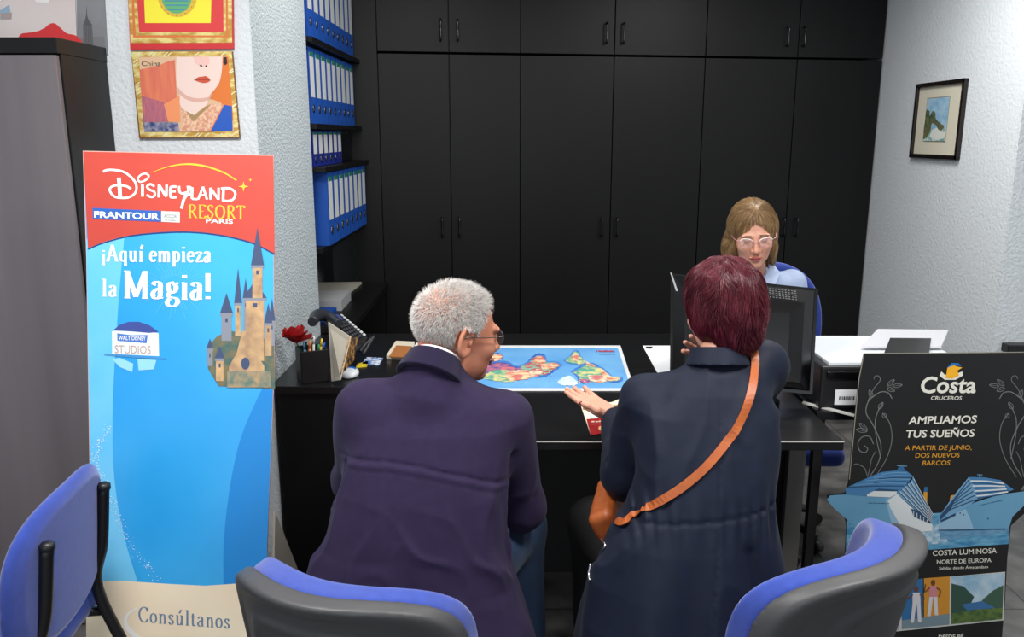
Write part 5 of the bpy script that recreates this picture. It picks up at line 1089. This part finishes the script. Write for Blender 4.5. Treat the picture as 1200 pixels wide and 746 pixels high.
# sparse scalp tint under the hair = a close hair layer
def cap_mesh(fr_, f, sel, off, name, m, parent, rough=.0):
    o, M = fr_
    def g(P):
        Q = (P-o)@M; d = f(P); x, y, z = Q.T
        return np.where(sel(Q), np.abs(d-off*.5)-off*.5, np.maximum(np.abs(d-off*.5)-off*.5, .0)+.002)
    return g
# glasses
gm = mat('glasses_metal', (120, 112, 108), .25, .8); glass = mat('lens_glass', (225, 232, 236), .05, alpha=.06)
def glasses(fr_, parent, rim, cat=0, r=.0011, brow=None):
    y0 = .104; t = MB()
    for s_ in (-1, 1):
        L = [(s_*(.033+.023*math.cos(a)*(1+.10*cat*max(0, math.sin(a)))), y0-abs(.033+.023*math.cos(a))*.14, -.002+.0165*math.sin(a)+(.006*cat*max(0, math.cos(a))*max(0, math.sin(a)))) for a in np.linspace(0, 2*math.pi, 25)]
        t.tube(toworld(fr_, L), r, 8, cap=False, res=1); t.tube(toworld(fr_, [(s_*.056, y0-.008, .008), (s_*.070, y0-.022, .009), (s_*.078, .03, .007), (s_*.081, -.012, .008), (s_*.080, -.030, -.008)]), r*1.1, 8, res=4)
        MB().prism(toworld(fr_, L[:-1]), M_unit(fr_)*.0008).build('lens', glass, parent)
        if brow: MB().tube(toworld(fr_, [(p[0], p[1]+.0012, p[2]+.0012) for p in L[1:12]]), .0021, 8, res=1).build('upper_rim', brow, parent)
    t.tube(toworld(fr_, [(-.010, y0-.002, .002), (0, y0+.002, .005), (.010, y0-.002, .002)]), r, 8, res=4); t.build('glasses', rim, parent)
def M_unit(fr_): return fr_[1][:, 1]
glasses(HM, man, gm)
# =================================================== the red-haired woman
wF, wU = facedir(-16, 8, -5); HW = frame((.502, 1.955, 1.192), wF, wU)
wo = empty('person', (.45, 1.85, 0), 'seated woman with short dark red hair in long navy raincoat, gesturing over the map', 'person')
nw = np.array([.485, 1.90, 1.075]); wL, wR = np.array([.322, 1.925, .978]), np.array([.606, 1.945, 1.058])
eL, eR = np.array([.288, 1.985, .755]), np.array([.635, 2.25, .80]); rL = np.array([.292, 2.235, .815]); rR = np.array([.545, 2.10, .985])
wtab = [(.41, .40, 1.76, .258, .19), (.50, .405, 1.762, .246, .175), (.60, .412, 1.772, .226, .155), (.70, .424, 1.788, .196, .138), (.76, .438, 1.802, .172, .128), (.82, .448, 1.82, .162, .122), (.90, .455, 1.848, .165, .115), (.97, .460, 1.872, .160, .102), (1.02, .472, 1.885, .125, .088), (1.06, .482, 1.895, .080, .070), (1.085, .488, 1.905, .056, .058)]
hWL = hand_prims(rL+[.0, .012, .004], nrm((-.150, .135, .062)), nrm((.10, -.28, .95)), -1, (.05, .02, .03, .10), .06, .97, thumb=[nrm((-.50, -.36, .40)), nrm((-.86, .08, .40)), nrm((-.88, .32, .22))])
hWR = hand_prims(rR, nrm((-.62, -.25, .80)), nrm((-.30, -.72, -.50)), 1, (.10, .12, .15, .2), .16, .92)
def w_arms(P, r, k): return smin(arm(P, [wL, eL, rL], r, k), arm(P, [wR, eR, rR], r, k), .005)
def wom_body(P):
    d = head(P, HW, .96, False); nk = cone(P, toworld(HW, [(0, -.022, -.055)])[0], nw, .047, .052); d = smin(d, nk, .02)
    d = smin(d, loft(P, [(z, x, y+.01, a-.04, b-.035) for z, x, y, a, b in wtab[:-2]]), .03); d = smin(d, w_arms(P, [.04, .033, .0235], .02), .02)
    d = smin(d, hand(P, hWL, .97), .008); d = smin(d, hand(P, hWR, .92), .008)
    for hp, k, ft in (((.36, 1.80, .52), (.235, 2.17, .53), (.24, 2.12, .08)), ((.48, 1.80, .52), (.50, 2.17, .53), (.5, 2.15, .08))): d = smin(d, arm(P, [hp, k, ft], [.07, .048, .03]), .03)
    return d
sdf_obj('body', wom_body, (AX((.08, .40, .0035), (.40, .56, .0038), (.56, .72, .008)), AX((1.60, 1.80, .012), (1.80, 2.20, .0042), (2.20, 2.48, .0032)), AX((.03, .60, .012), (.60, .76, .009), (.76, .93, .0032), (.93, 1.32, .004))), [skin_f, lip_m], wo, skmi(HW))
nail_obj(hWL, mat('dark_red_polish', (112, 12, 22), .2), wo); nail_obj(hWR, mat('dark_red_polish', (112, 12, 22), .2), wo)
def coat(P):
    d = loft(P, wtab, 2.35); z = P[:, 2]
    d = smin(d, arm(P, [wL, eL, rL-nrm(rL-eL)*.010], [.064, .058, .043], .035), .042)
    d = smin(d, arm(P, [wR, eR, rR-nrm(rR-eR)*.045], [.066, .056, .042], .035), .042)
    d = smin(d, cone(P, nw+[-.09, -.005, -.07], nw+[.08, .01, -.045], .042, .044), .045)
    back = np.clip((1.87-P[:, 1])/.1, 0, 1)
    d = d+back*.0035*np.exp(-((P[:, 0]-(.462-.25*(.9-z).clip(-.2, .6)*.35))/.003)**2)*(z < 1.05)                      # centre seam
    d = d+back*.0032*np.exp(-((z-.775-.1*(P[:, 0]-.45))/.005)**2)                                                    # waist tunnel
    gath = np.exp(-((z-.77)/.045)**2); d = d-back*gath*.0035*np.sin(P[:, 0]*190+3*np.sin(P[:, 0]*23))
    d = d-np.clip((.78-z)/.25, 0, 1)*back*.010*np.sin((P[:, 0]-.42)/(.16+.35*np.clip(.8-z, 0, .4))*9.5)
    d = d-.0050*wob(P, 13, (18, 18, 6))-.0036*wob(P, 21, (40, 36, 14))
    for pts, w, a in [([(.36, 1.83, .96), (.350, 1.80, .88), (.365, 1.78, .78)], .016, .008), ([(.385, 1.78, .93), (.40, 1.74, .82)], .014, -.005), ([(.59, 1.84, .98), (.575, 1.82, .86), (.56, 1.79, .80)], .014, .007), ([(.24, 1.98, .86), (.34, 1.95, .85)], .009, .006), ([(.24, 1.97, .80), (.33, 1.95, .78)], .010, .008), ([(.235, 2.02, .745), (.32, 1.99, .80)], .010, .006),
                      ([(.25, 2.14, .76), (.33, 2.12, .80)], .010, .006), ([(.46, 1.75, 1.0), (.52, 1.76, .92)], .012, -.003), ([(.35, 1.74, .73), (.29, 1.66, .56)], .018, .010), ([(.43, 1.68, .70), (.42, 1.60, .50)], .016, .008), ([(.52, 1.68, .70), (.56, 1.62, .50)], .018, .009)]: d = d+a*crease(P, pts, w)
    d = d-back*rid(P, 71, (26, 26, 7), .010)*np.clip((1.03-z)/.3, .15, 1)-rid(P, 75, (24, 24, 14), .005)*np.clip((P[:, 2]-.8)/.1, 0, 1)-rid(P, 72, (20, 20, 30), .006)*np.exp(-((P[:, 0]-.27)/.06)**2)*np.exp(-((z-.80)/.10)**2)
    ne = nw+np.array([.0, .012, .03]); d = smax(d, -cone(P, ne, ne+np.array([-.01, .05, .12]), .048, .062), .008)
    for w_, e_, r_ in ((rL, eL, .032), (rR-nrm(rR-eR)*.03, eR, .031)): d = smax(d, -cone(P, w_-nrm(w_-e_)*.028, w_+nrm(w_-e_)*.08, r_-.001, r_+.003), .004)
    return d
cm = mat('navy_raincoat', (17, 23, 39), .62, spec=.2, bump=(300, .18, .0008), var=(30, (21, 28, 47), .3), sheen=.03)
sdf_obj('raincoat', coat, (AX((.06, .78, .0060),), AX((1.50, 2.36, .0062),), AX((.38, 1.15, .0058),)), cm, wo)
cw_ = nrm((-.0, .25, 1)); sdf_obj('coat_collar', lambda P: ringband(P, nw+[.001, .004, .016], cw_, .062, .020, .0045), (AX((.37, .60, .004),), AX((1.80, 2.02, .004),), AX((1.03, 1.16, .0035),)), cm, wo)
sl = [march(coat, x, y, 1.4, 2.6, .006) for x, y in [(912, 640), (905, 600)]]
sdf_obj('trousers', trousers([(.36, 1.80, .53), (.48, 1.80, .53)], [(.235, 2.17, .53), (.50, 2.17, .53)], [(.24, 2.13, .08), (.5, 2.15, .08)], (.09, .072, .055), 9), (AX((.10, .64, .009),), AX((1.66, 2.30, .009),), AX((.05, .66, .009),)), blacktr, wo)
shoe('shoe', .24, 2.11, .15, wo); shoe('shoe', .5, 2.13, -.05, wo)
for P_ in ([(704, 632), (709, 638), (706, 644)], [(692, 660), (690, 672), (691, 680)]):
    tubes('zip_pull', [([march(coat, x, y, 1.4, 2.8, .008) for x, y in P_], .0035)], silver, wo)
# red hair volume and strands
def redvol(P):
    o, M = HW; Q = ((P-o)@M)/.96; A = Q.copy(); A[:, 0] = np.abs(A[:, 0])
    d = ell(Q, (0, -.020, .036), (.092, .112, .098)); d = smin(d, ell(Q, (0, -.052, -.025), (.076, .066, .070)), .04); d = smin(d, ell(Q, (0, -.066, -.072), (.048, .036, .036)), .03)
    d = smin(d, ell(A, (.058, -.014, -.015), (.022, .040, .045)), .03)
    d = smax(d, ell(Q, (0, .110, -.04), (.070, .075, .085))*-1, .012); d = d-.0045*wob(Q, 31, (60, 34, 34))-.0025*wob(Q, 32, (130, 60, 50))
    return d*.96
def flowhair(vol, fr_, crown, n, K, L, rad, mats, parent, name, sel, seed=3, lift=.0, kinks=.25, base=None, down=(0, -.12, -1), mfrac=.3):
    o, M = fr_; W, Q = surf_points(vol, fr_, n, sel, seed=seed, c=(0, -.02, .02)); g = np.random.default_rng(seed); cr = np.array(crown)
    jit = g.normal(size=W.shape)*kinks*.4+kinks*1.6*np.stack([wob(W, 90+i, (55, 55, 55)) for i in range(3)], -1); off = g.uniform(-.003, .0035, len(W)); dn = np.array(down, float)
    def step(p, k, d):
        q = (p-o)@M; v = q-cr; v = v/(np.linalg.norm(v, axis=1)[:, None]+.02); t = np.clip(np.linalg.norm(q-cr, axis=1)/.12, 0, 1)[:, None]
        D = (v*(1-t*.75)+dn*t)@M.T+jit*(1+.3*k); f0, N = grad(vol, p); D = D-(D*N).sum(1)[:, None]*N; D = D/(np.linalg.norm(D, axis=1)[:, None]+1e-9); D = D-N*np.clip((f0-off)*60, -1, 1)[:, None]
        return D if d is None else D*.75+d*.25
    V, F = base
    return strands(name, W, step, K, L*g.uniform(.7, 1.15, len(W)), rad, mats, parent, (V, F), (g.random(len(W)) < mfrac).astype(int))
rh = mat('dark_red_hair', (66, 16, 27), .34, bump=(90, .2, .001), var=(11, (98, 28, 42), .22), spec=.5); rh2 = mat('red_hair_highlight', (104, 34, 48), .34, spec=.6)
o_ = HW[0]; base = nets(lambda P: redvol(P)+.004, np.arange(o_[0]-.13, o_[0]+.13, .005), np.arange(o_[1]-.17, o_[1]+.15, .005), np.arange(o_[2]-.16, o_[2]+.16, .005))
flowhair(redvol, HW, (.022, -.060, .108), 9500, 6, .040, .0012, [rh, rh2], wo, 'hair', lambda Q: np.ones(len(Q), bool), 3, 0, .55, base, mfrac=.22)
# ear clip hidden; shoulder bag with strap
bag = empty('handbag', (.24, 1.98, .55), 'tan leather shoulder bag with a long strap worn across the navy raincoat', 'bag')
tan = mat('tan_leather', (176, 92, 40), .45, bump=(90, .25, .001), var=(25, (150, 72, 30), .25))
sp = [(880, 414), (884, 432), (880, 460), (868, 492), (850, 520), (826, 548), (800, 570), (772, 588), (745, 603), (728, 612)]
W3 = [march(coat, x, y, 1.3, 2.6, .004) for x, y in sp]; front = [(.60, 2.02, 1.07), (.585, 1.965, 1.100), (.578, 1.93, 1.102)]
W3 = [np.array(p) for p in front]+W3[1:]+[np.array([.262, 1.93, .665]), np.array([.258, 1.955, .66])]
C3 = catmull(np.array(W3), 6); f0, N3 = grad(coat, C3); N3 = catmull(N3[::6], 6) if len(N3[::6]) > 2 else N3
C3 = C3+N3[:len(C3)]*np.clip(.003-f0, 0, .03)[:, None]; T3 = np.gradient(C3, axis=0); S3 = np.cross(T3, N3[:len(C3)]); S3 /= np.linalg.norm(S3, axis=1)[:, None]
hw, th3 = .0095, .0028; vs = []
for c_, s_, n_ in zip(C3, S3, N3): vs += [c_+s_*hw, c_-s_*hw, c_-s_*hw+n_*th3, c_+s_*hw+n_*th3]
n3 = len(vs)//4; MB().add(vs, [(i*4+k, i*4+(k+1) % 4, (i+1)*4+(k+1) % 4, (i+1)*4+k) for i in range(n3-1) for k in range(4)], 0, False).build('strap', tan, bag)
bgc = np.array([.262, 2.00, .640]); RB_ = np.array(Matrix.Rotation(math.radians(-28), 3, 'Y') @ Matrix.Rotation(math.radians(75), 3, 'Z'))
sdf_obj('pouch', lambda P: rbox(P, bgc, (.10, .034, .062), .018, RB_)-.002*wob(P, 6, (40, 40, 40)), (AX((.08, .44, .005),), AX((1.86, 2.14, .005),), AX((.50, .78, .005),)), tan, bag)
MB().box((.258, 1.925, .665), (.030, .012, .022), .003, Matrix.Rotation(math.radians(35), 3, 'Y')).build('strap_tab', mat('tan_leather_dark', (120, 58, 24), .5), bag); 
# =================================================== the clerk
cF, cU = facedir(188, 13, 5); HC = frame((.885, 3.06, 1.248), cF, cU)
cl = empty('person', (.93, 3.15, 0), 'seated woman with long blond hair, pale glasses and light blue blouse behind the monitor', 'person')
nc = np.array([.915, 3.125, 1.125]); cLs, cRs = np.array([.765, 3.14, 1.045]), np.array([1.072, 3.14, 1.045]); 
ctab = [(.46, .94, 3.17, .18, .14), (.60, .94, 3.17, .165, .125), (.75, .935, 3.165, .15, .11), (.90, .93, 3.155, .165, .11), (1.0, .925, 3.145, .165, .095), (1.05, .92, 3.14, .145, .082), (1.09, .917, 3.135, .100, .066), (1.115, .915, 3.13, .055, .050)]
cEl, cEr = np.array([.75, 3.08, .80]), np.array([1.10, 3.08, .82]); cWl, cWr = np.array([.80, 2.92, .79]), np.array([1.0, 2.93, .785])
hCl = hand_prims(cWl, (.2, -1, -.05), (0, 0, -1), 1); hCr = hand_prims(cWr, (-.2, -1, -.05), (0, 0, -1), -1)
def cl_body(P):
    d = head(P, HC, .97, False); d = smin(d, cone(P, toworld(HC, [(0, -.02, -.055)])[0], nc+[0, .01, -.02], .045, .050), .02)
    d = smin(d, loft(P, [(z, x, y+.008, a-.025, b-.02) for z, x, y, a, b in ctab[:-2]]), .03)
    d = smin(d, smin(arm(P, [cLs, cEl, cWl], [.035, .03, .022]), arm(P, [cRs, cEr, cWr], [.035, .03, .022]), .005), .02); d = smin(d, smin(hand(P, hCl), hand(P, hCr), .003), .01)
    for hp, k, ft in (((.86, 3.18, .52), (.84, 2.98, .5), (.84, 3.0, .06)), ((1.02, 3.18, .52), (1.04, 2.98, .5), (1.04, 3.0, .06))): d = smin(d, arm(P, [hp, k, ft], [.075, .05, .035]), .03)
    return d
def cl_mi(C):
    Q = ((C-HC[0])@HC[1])/.97; x, y, z = np.abs(Q[:, 0]), Q[:, 1], Q[:, 2]; mi = skmi(HC)(C)
    lid = (y > .07) & ((x-.030)**2/.0135**2+(z-.001)**2/.0075**2 < 1) & (z > -.007); br_ = (y > .07) & (x > .014) & (x < .046) & (np.abs(z-.0215+np.clip(x-.035, 0, 1)*.3) < .0028)
    mi = np.where(lid, 2, mi); return np.where(br_, 3, mi)
sdf_obj('body', cl_body, (AX((.62, .80, .008), (.80, .98, .0026), (.98, 1.18, .008)), AX((2.68, 2.90, .008), (2.90, 3.17, .0026), (3.17, 3.34, .01)), AX((.03, .74, .014), (.74, .84, .006), (.84, 1.08, .009), (1.08, 1.38, .0026))), [skin_f, lip_m, lid_m, brow_m], cl, cl_mi)
def blouse(P):
    d = loft(P, ctab, 2.3); d = smin(d, arm(P, [cLs, cEl, cWl+[0, .04, 0]], [.056, .05, .036], .03), .035); d = smin(d, arm(P, [cRs, cEr, cWr+[0, .04, 0]], [.056, .05, .036], .03), .035)
    d = d-.0035*wob(P, 41, (22, 22, 12))-.002*wob(P, 42, (50, 50, 26)); 
    for pts, w, a in [([(1.02, 3.06, 1.04), (1.0, 3.04, .95)], .012, .006), ([(1.06, 3.08, 1.0), (1.12, 3.10, .97)], .01, .006), ([(.915, 3.04, 1.06), (.92, 3.02, .8)], .004, .004)]: d = d+a*crease(P, pts, w)
    return smax(d, -cone(P, nc+[-.002, -.025, -.02], nc+[-.006, -.09, .03], .040, .055), .006)
blm = mat('light_blue_cotton', (150, 165, 196), .85, bump=(300, .2, .001), var=(40, (164, 179, 206), .3), sheen=.05)
sdf_obj('blouse', blouse, (AX((.64, 1.22, .0065),), AX((2.90, 3.34, .0065),), AX((.46, 1.16, .0065),)), blm, cl)
for s_ in (-1, 1):   # collar wings
    L = [np.array(p) for p in [(.915+s_*.050, 3.145, 1.140), (.915+s_*.046, 3.085, 1.110), (.915+s_*.014, 3.040, 1.066), (.915+s_*.056, 3.030, 1.058), (.915+s_*.086, 3.085, 1.094), (.915+s_*.078, 3.15, 1.122)]]
    MB().add(L+[p+np.array([0, -.004, .005]) for p in L], [(0, 1, 4, 5), (1, 2, 3, 4), (11, 10, 7, 6), (10, 9, 8, 7)]+[(i, (i+1) % 6, (i+1) % 6+6, i+6) for i in range(6)]).build('collar_wing', blm, cl)
sdf_obj('trousers', trousers([(.86, 3.16, .52), (1.02, 3.16, .52)], [(.84, 2.98, .5), (1.04, 2.98, .5)], [(.84, 3.0, .08), (1.04, 3.0, .08)], (.088, .07, .055), 5), (AX((.70, 1.20, .012),), AX((2.76, 3.32, .012),), AX((.05, .66, .012),)), blacktr, cl)
shoe('shoe', .84, 3.02, 3.0, cl); shoe('shoe', 1.04, 3.02, 3.2, cl)
def blvol(P):
    o, M = HC; Q = ((P-o)@M)/.97; A = Q.copy(); A[:, 0] = np.abs(A[:, 0]); P2 = P-HC[0]
    d = ell(Q, (0, -.020, .034), (.084, .104, .092)); d = smin(d, ell(A, (.070, -.012, -.035), (.019, .042, .078)), .03)
    d = smin(d, cone(P2, (.070, .04, -.05), (.098, .085, -.135), .026, .018), .03); d = smin(d, cone(P2, (-.078, .02, -.05), (-.082, .020, -.160), .022, .020), .03)
    d = smin(d, ell(P2, (.0, .08, -.06), (.088, .05, .10)), .04)
    d = smax(d, -ell(Q, (.0, .118, -.030), (.061, .088, .086)), .008); d = smax(d, -ell(Q, (-.006, .118, .030), (.045, .062, .052)), .008); return d*.97
bh_ = mat('blond_hair', (134, 102, 68), .42, bump=(90, .2, .001), var=(40, (156, 124, 84), .2), spec=.5); bh2 = mat('blond_highlight', (178, 146, 104), .42)
o_ = HC[0]; base = nets(lambda P: blvol(P)+.003, np.arange(o_[0]-.16, o_[0]+.17, .005), np.arange(o_[1]-.14, o_[1]+.19, .005), np.arange(o_[2]-.21, o_[2]+.16, .005))
flowhair(blvol, HC, (-.014, .040, .118), 5600, 8, .085, .0010, [bh_, bh2], cl, 'hair', lambda Q: np.ones(len(Q), bool), 5, 0, .12, base, (0, -.05, -1))
W4, Q4_ = None, None
glasses(HC, cl, mat('pink_rim', (206, 150, 160), .3), 1, .0010, mat('pale_rim', (240, 226, 220), .25))
MB().cyl(toworld(HC, [(.080, -.006, -.040)])[0], toworld(HC, [(.080, -.006, -.056)])[0], .0018, n=8).build('earring', mat('gold', (220, 180, 100), .2, 1), cl)
# ================================================================== chairs
def chair_frame(cx, cy, face):
    """local x right, y forward (the way the sitter faces)"""
    F = nrm((face[0], face[1], 0)); R = np.array([F[1], -F[0], 0]); M = np.stack([R, F, np.array([0, 0, 1.])], 1); o = np.array([cx, cy, 0.]); return o, M
def backshape(Q, w, h, z0, tilt, curve, th, nexp=3.4, grow=0, dip=0.0):
    """curved backrest panel in chair-local coordinates; back faces -y"""
    x, y, z = Q.T; zz = z-z0; yy = y+zz*tilt-curve*x*x; 
    u = np.abs(x)/(w+grow); v = np.abs(zz-dip*np.cos(x/w*1.6)*-1)/(h+grow); e = ((u**nexp+v**nexp)**(1/nexp)-1)*min(w, h)
    return e, yy
def shell_chair(cx, cy, face, label, zc=.64, seat_z=.45):
    o, M = chair_frame(cx, cy, face); t = empty('office_chair', (cx, cy, 0), label, 'chair')
    loc = lambda P: (P-o)@M; W = lambda p: o+M@np.array(p, float)
    def shell(P):
        Q = loc(P); e, yy = backshape(Q, .235, .165, zc, .18, 2.1, .02); d = smax(e, np.abs(yy+.012)-.011, .010)
        lip = smax(np.abs(e+.006)-.011, np.abs(yy+.006)-.024, .010); d = smin(d, lip, .012)
        for k in (-1, 0, 1): d = d+.0015*np.exp(-((Q[:, 2]-zc+.05+k*.018)/.003)**2)*(np.abs(Q[:, 0]) < .10)
        d = smin(d, smax(np.abs(e+.062)-.006, np.abs(yy+.024)-.005, .004), .012)
        return d
    def cush(P):
        Q = loc(P); e, yy = backshape(Q, .232, .163, zc, .18, 2.1, .02); return smax(e-.002, np.abs(yy-.044)-.036, .022)
    c = W((0, 0, 0)); ax = (AX((c[0]-.36, c[0]+.36, .0065),), AX((c[1]-.36, c[1]+.36, .0065),), AX((zc-.24, zc+.24, .0065),))
    sdf_obj('back_shell', shell, ax, darkgrey, t); sdf_obj('back_cushion', cush, ax, bluefab, t)
    sc_ = W((0, .255, seat_z-.035))
    sdf_obj('seat', lambda P: rbox(loc(P)+np.array([0, 0, .0]), (0, .255, seat_z-.035), (.235, .225, .034), .030)-.002*wob(P, 3, (20, 20, 20)), (AX((sc_[0]-.36, sc_[0]+.36, .009),), AX((sc_[1]-.36, sc_[1]+.36, .009),), AX((seat_z-.09, seat_z+.02, .007),)), bluefab, t)
    MB().box(W((0, .255, seat_z-.078)), (.42, .40, .014), .006, Matrix(M.tolist())).build('seat_pan', darkgrey, t)
    m = MB(); m.tube([W((0, .10, seat_z-.085)), W((0, -.055, seat_z-.06)), W((0, -.075, seat_z+.03)), W((0, -.045, zc-.02))], [.019]*4, 10, flat=.5); m.build('back_support', blackmet, t)
    for s_ in (-1, 1):
        MB().tube([W((s_*.235, -.02, .013)), W((s_*.225, .03, seat_z-.10)), W((s_*.225, .07, seat_z-.09))], .012, 12, res=5).build('leg', blackmet, t)
        MB().tube([W((s_*.235, .47, .013)), W((s_*.225, .43, seat_z-.10)), W((s_*.225, .39, seat_z-.09))], .012, 12, res=5).build('leg', blackmet, t)
    for s_ in (-1, 1): MB().tube([W((s_*.225, .05, seat_z-.094)), W((s_*.225, .41, seat_z-.094))], .011, 10, res=1).build('side_rail', blackmet, t)
    return t
shell_chair(-.345, 1.325, (.36, .93), 'blue office chair with grey plastic back shell, under the man in the purple jacket', .655)
shell_chair(.695, 1.425, (-.66, .75), 'blue office chair with grey plastic back shell, behind the red-haired woman', .672)
# visitor chair at the left edge: padded back carried on two black tubes
o, M = chair_frame(-1.028, 1.772, (-.985, -.09)); W = lambda p: o+M@np.array(p, float); loc = lambda P: (P-o)@M
t = empty('visitor_chair', (-1.07, 1.775, 0), 'blue padded visitor chair with two black back tubes at the left edge', 'chair')
zc = .655
def vback(P):
    Q = loc(P); e, yy = backshape(Q, .245, .175, zc, .10, .45, .02, 2.9); return smax(e, np.abs(yy-.004)-.022+.5*np.clip(e+.025, 0, 1), .014)
def vline(P):
    Q = loc(P); e, yy = backshape(Q, .245, .175, zc, .10, .75, .02, 2.9); return smax(np.abs(e+.012)-.0025, np.abs(yy+.009)-.003, .001)
ax = (AX((-1.25, -.93, .006),), AX((1.46, 2.08, .006),), AX((.45, .86, .006),))
bk_o = sdf_obj('backrest', vback, ax, bluefab, t)
sdf_obj('seat', lambda P: rbox(loc(P), (0, .26, .425), (.235, .225, .036), .032)-.002*wob(P, 5, (20, 20, 20)), (AX((-1.62, -1.0, .009),), AX((1.40, 2.12, .009),), AX((.36, .49, .007),)), bluefab, t)
for s_ in (-1, 1):
    MB().tube([W((s_*.155, -.030, .755)), W((s_*.158, -.010, .60)), W((s_*.16, .015, .47)), W((s_*.165, -.05, .25)), W((s_*.17, -.11, .014))], [.0145]*5, 14, res=6).build('back_leg', blackmet, t)
    MB().tube([W((s_*.165, .01, .405)), W((s_*.165, .40, .395)), W((s_*.17, .45, .36)), W((s_*.175, .50, .014))], .0125, 12, res=5).build('front_leg', blackmet, t)
    MB().lathe(W((s_*.155, -.030, .755)), [(.0001, .006), (.010, .005), (.016, 0), (.0162, -.012), (.0145, -.013)], 16).build('tube_cap', blackp, t)
MB().tube([W((-.165, .06, .402)), W((.165, .06, .402))], .011, 10, res=1).build('cross_bar', blackmet, t)
# clerk's swivel chair
o, M = chair_frame(1.06, 3.43, (-.03, -1)); W = lambda p: o+M@np.array(p, float); loc = lambda P: (P-o)@M
t = empty('swivel_chair', (.965, 3.2, 0), 'blue swivel chair behind the clerk in the light blue blouse', 'chair')
def cb(P):
    Q = loc(P); e, yy = backshape(Q, .225, .27, .815, .06, .9, .02, 2.5); return smax(e, np.abs(yy)-.026, .02)
sdf_obj('backrest', cb, (AX((.76, 1.35, .009),), AX((3.26, 3.66, .009),), AX((.52, 1.16, .009),)), bluefab, t)
sdf_obj('seat', lambda P: rbox(loc(P), (0, .255, .40), (.225, .20, .04), .035), (AX((.76, 1.35, .011),), AX((2.88, 3.46, .011),), AX((.34, .46, .009),)), bluefab, t)
MB().tube([W((0, .15, .36)), W((0, -.05, .38)), W((0, -.06, .55)), W((0, -.03, .75))], .02, 10, flat=.5).build('back_support', blackmet, t)
MB().cyl(W((0, .25, .09)), W((0, .25, .37)), .028).build('gas_column', blackmet, t)
for k in range(5):
    a = 6.2832*k/5+.3; d = np.array([math.cos(a), math.sin(a), 0]); c = W((0, .25, 0))
    s_ = MB().tube([c+[0, 0, .10], c+d*.14+[0, 0, .085], c+d*.23+[0, 0, .065]], [.024, .018, .014], 10).build('base_spoke', blackp, t)
    MB().cyl(c+d*.23+np.cross(d, (0, 0, 1))*.02+[0, 0, .027], c+d*.23-np.cross(d, (0, 0, 1))*.02+[0, 0, .027], .026, n=20).build('castor', blackp, s_)
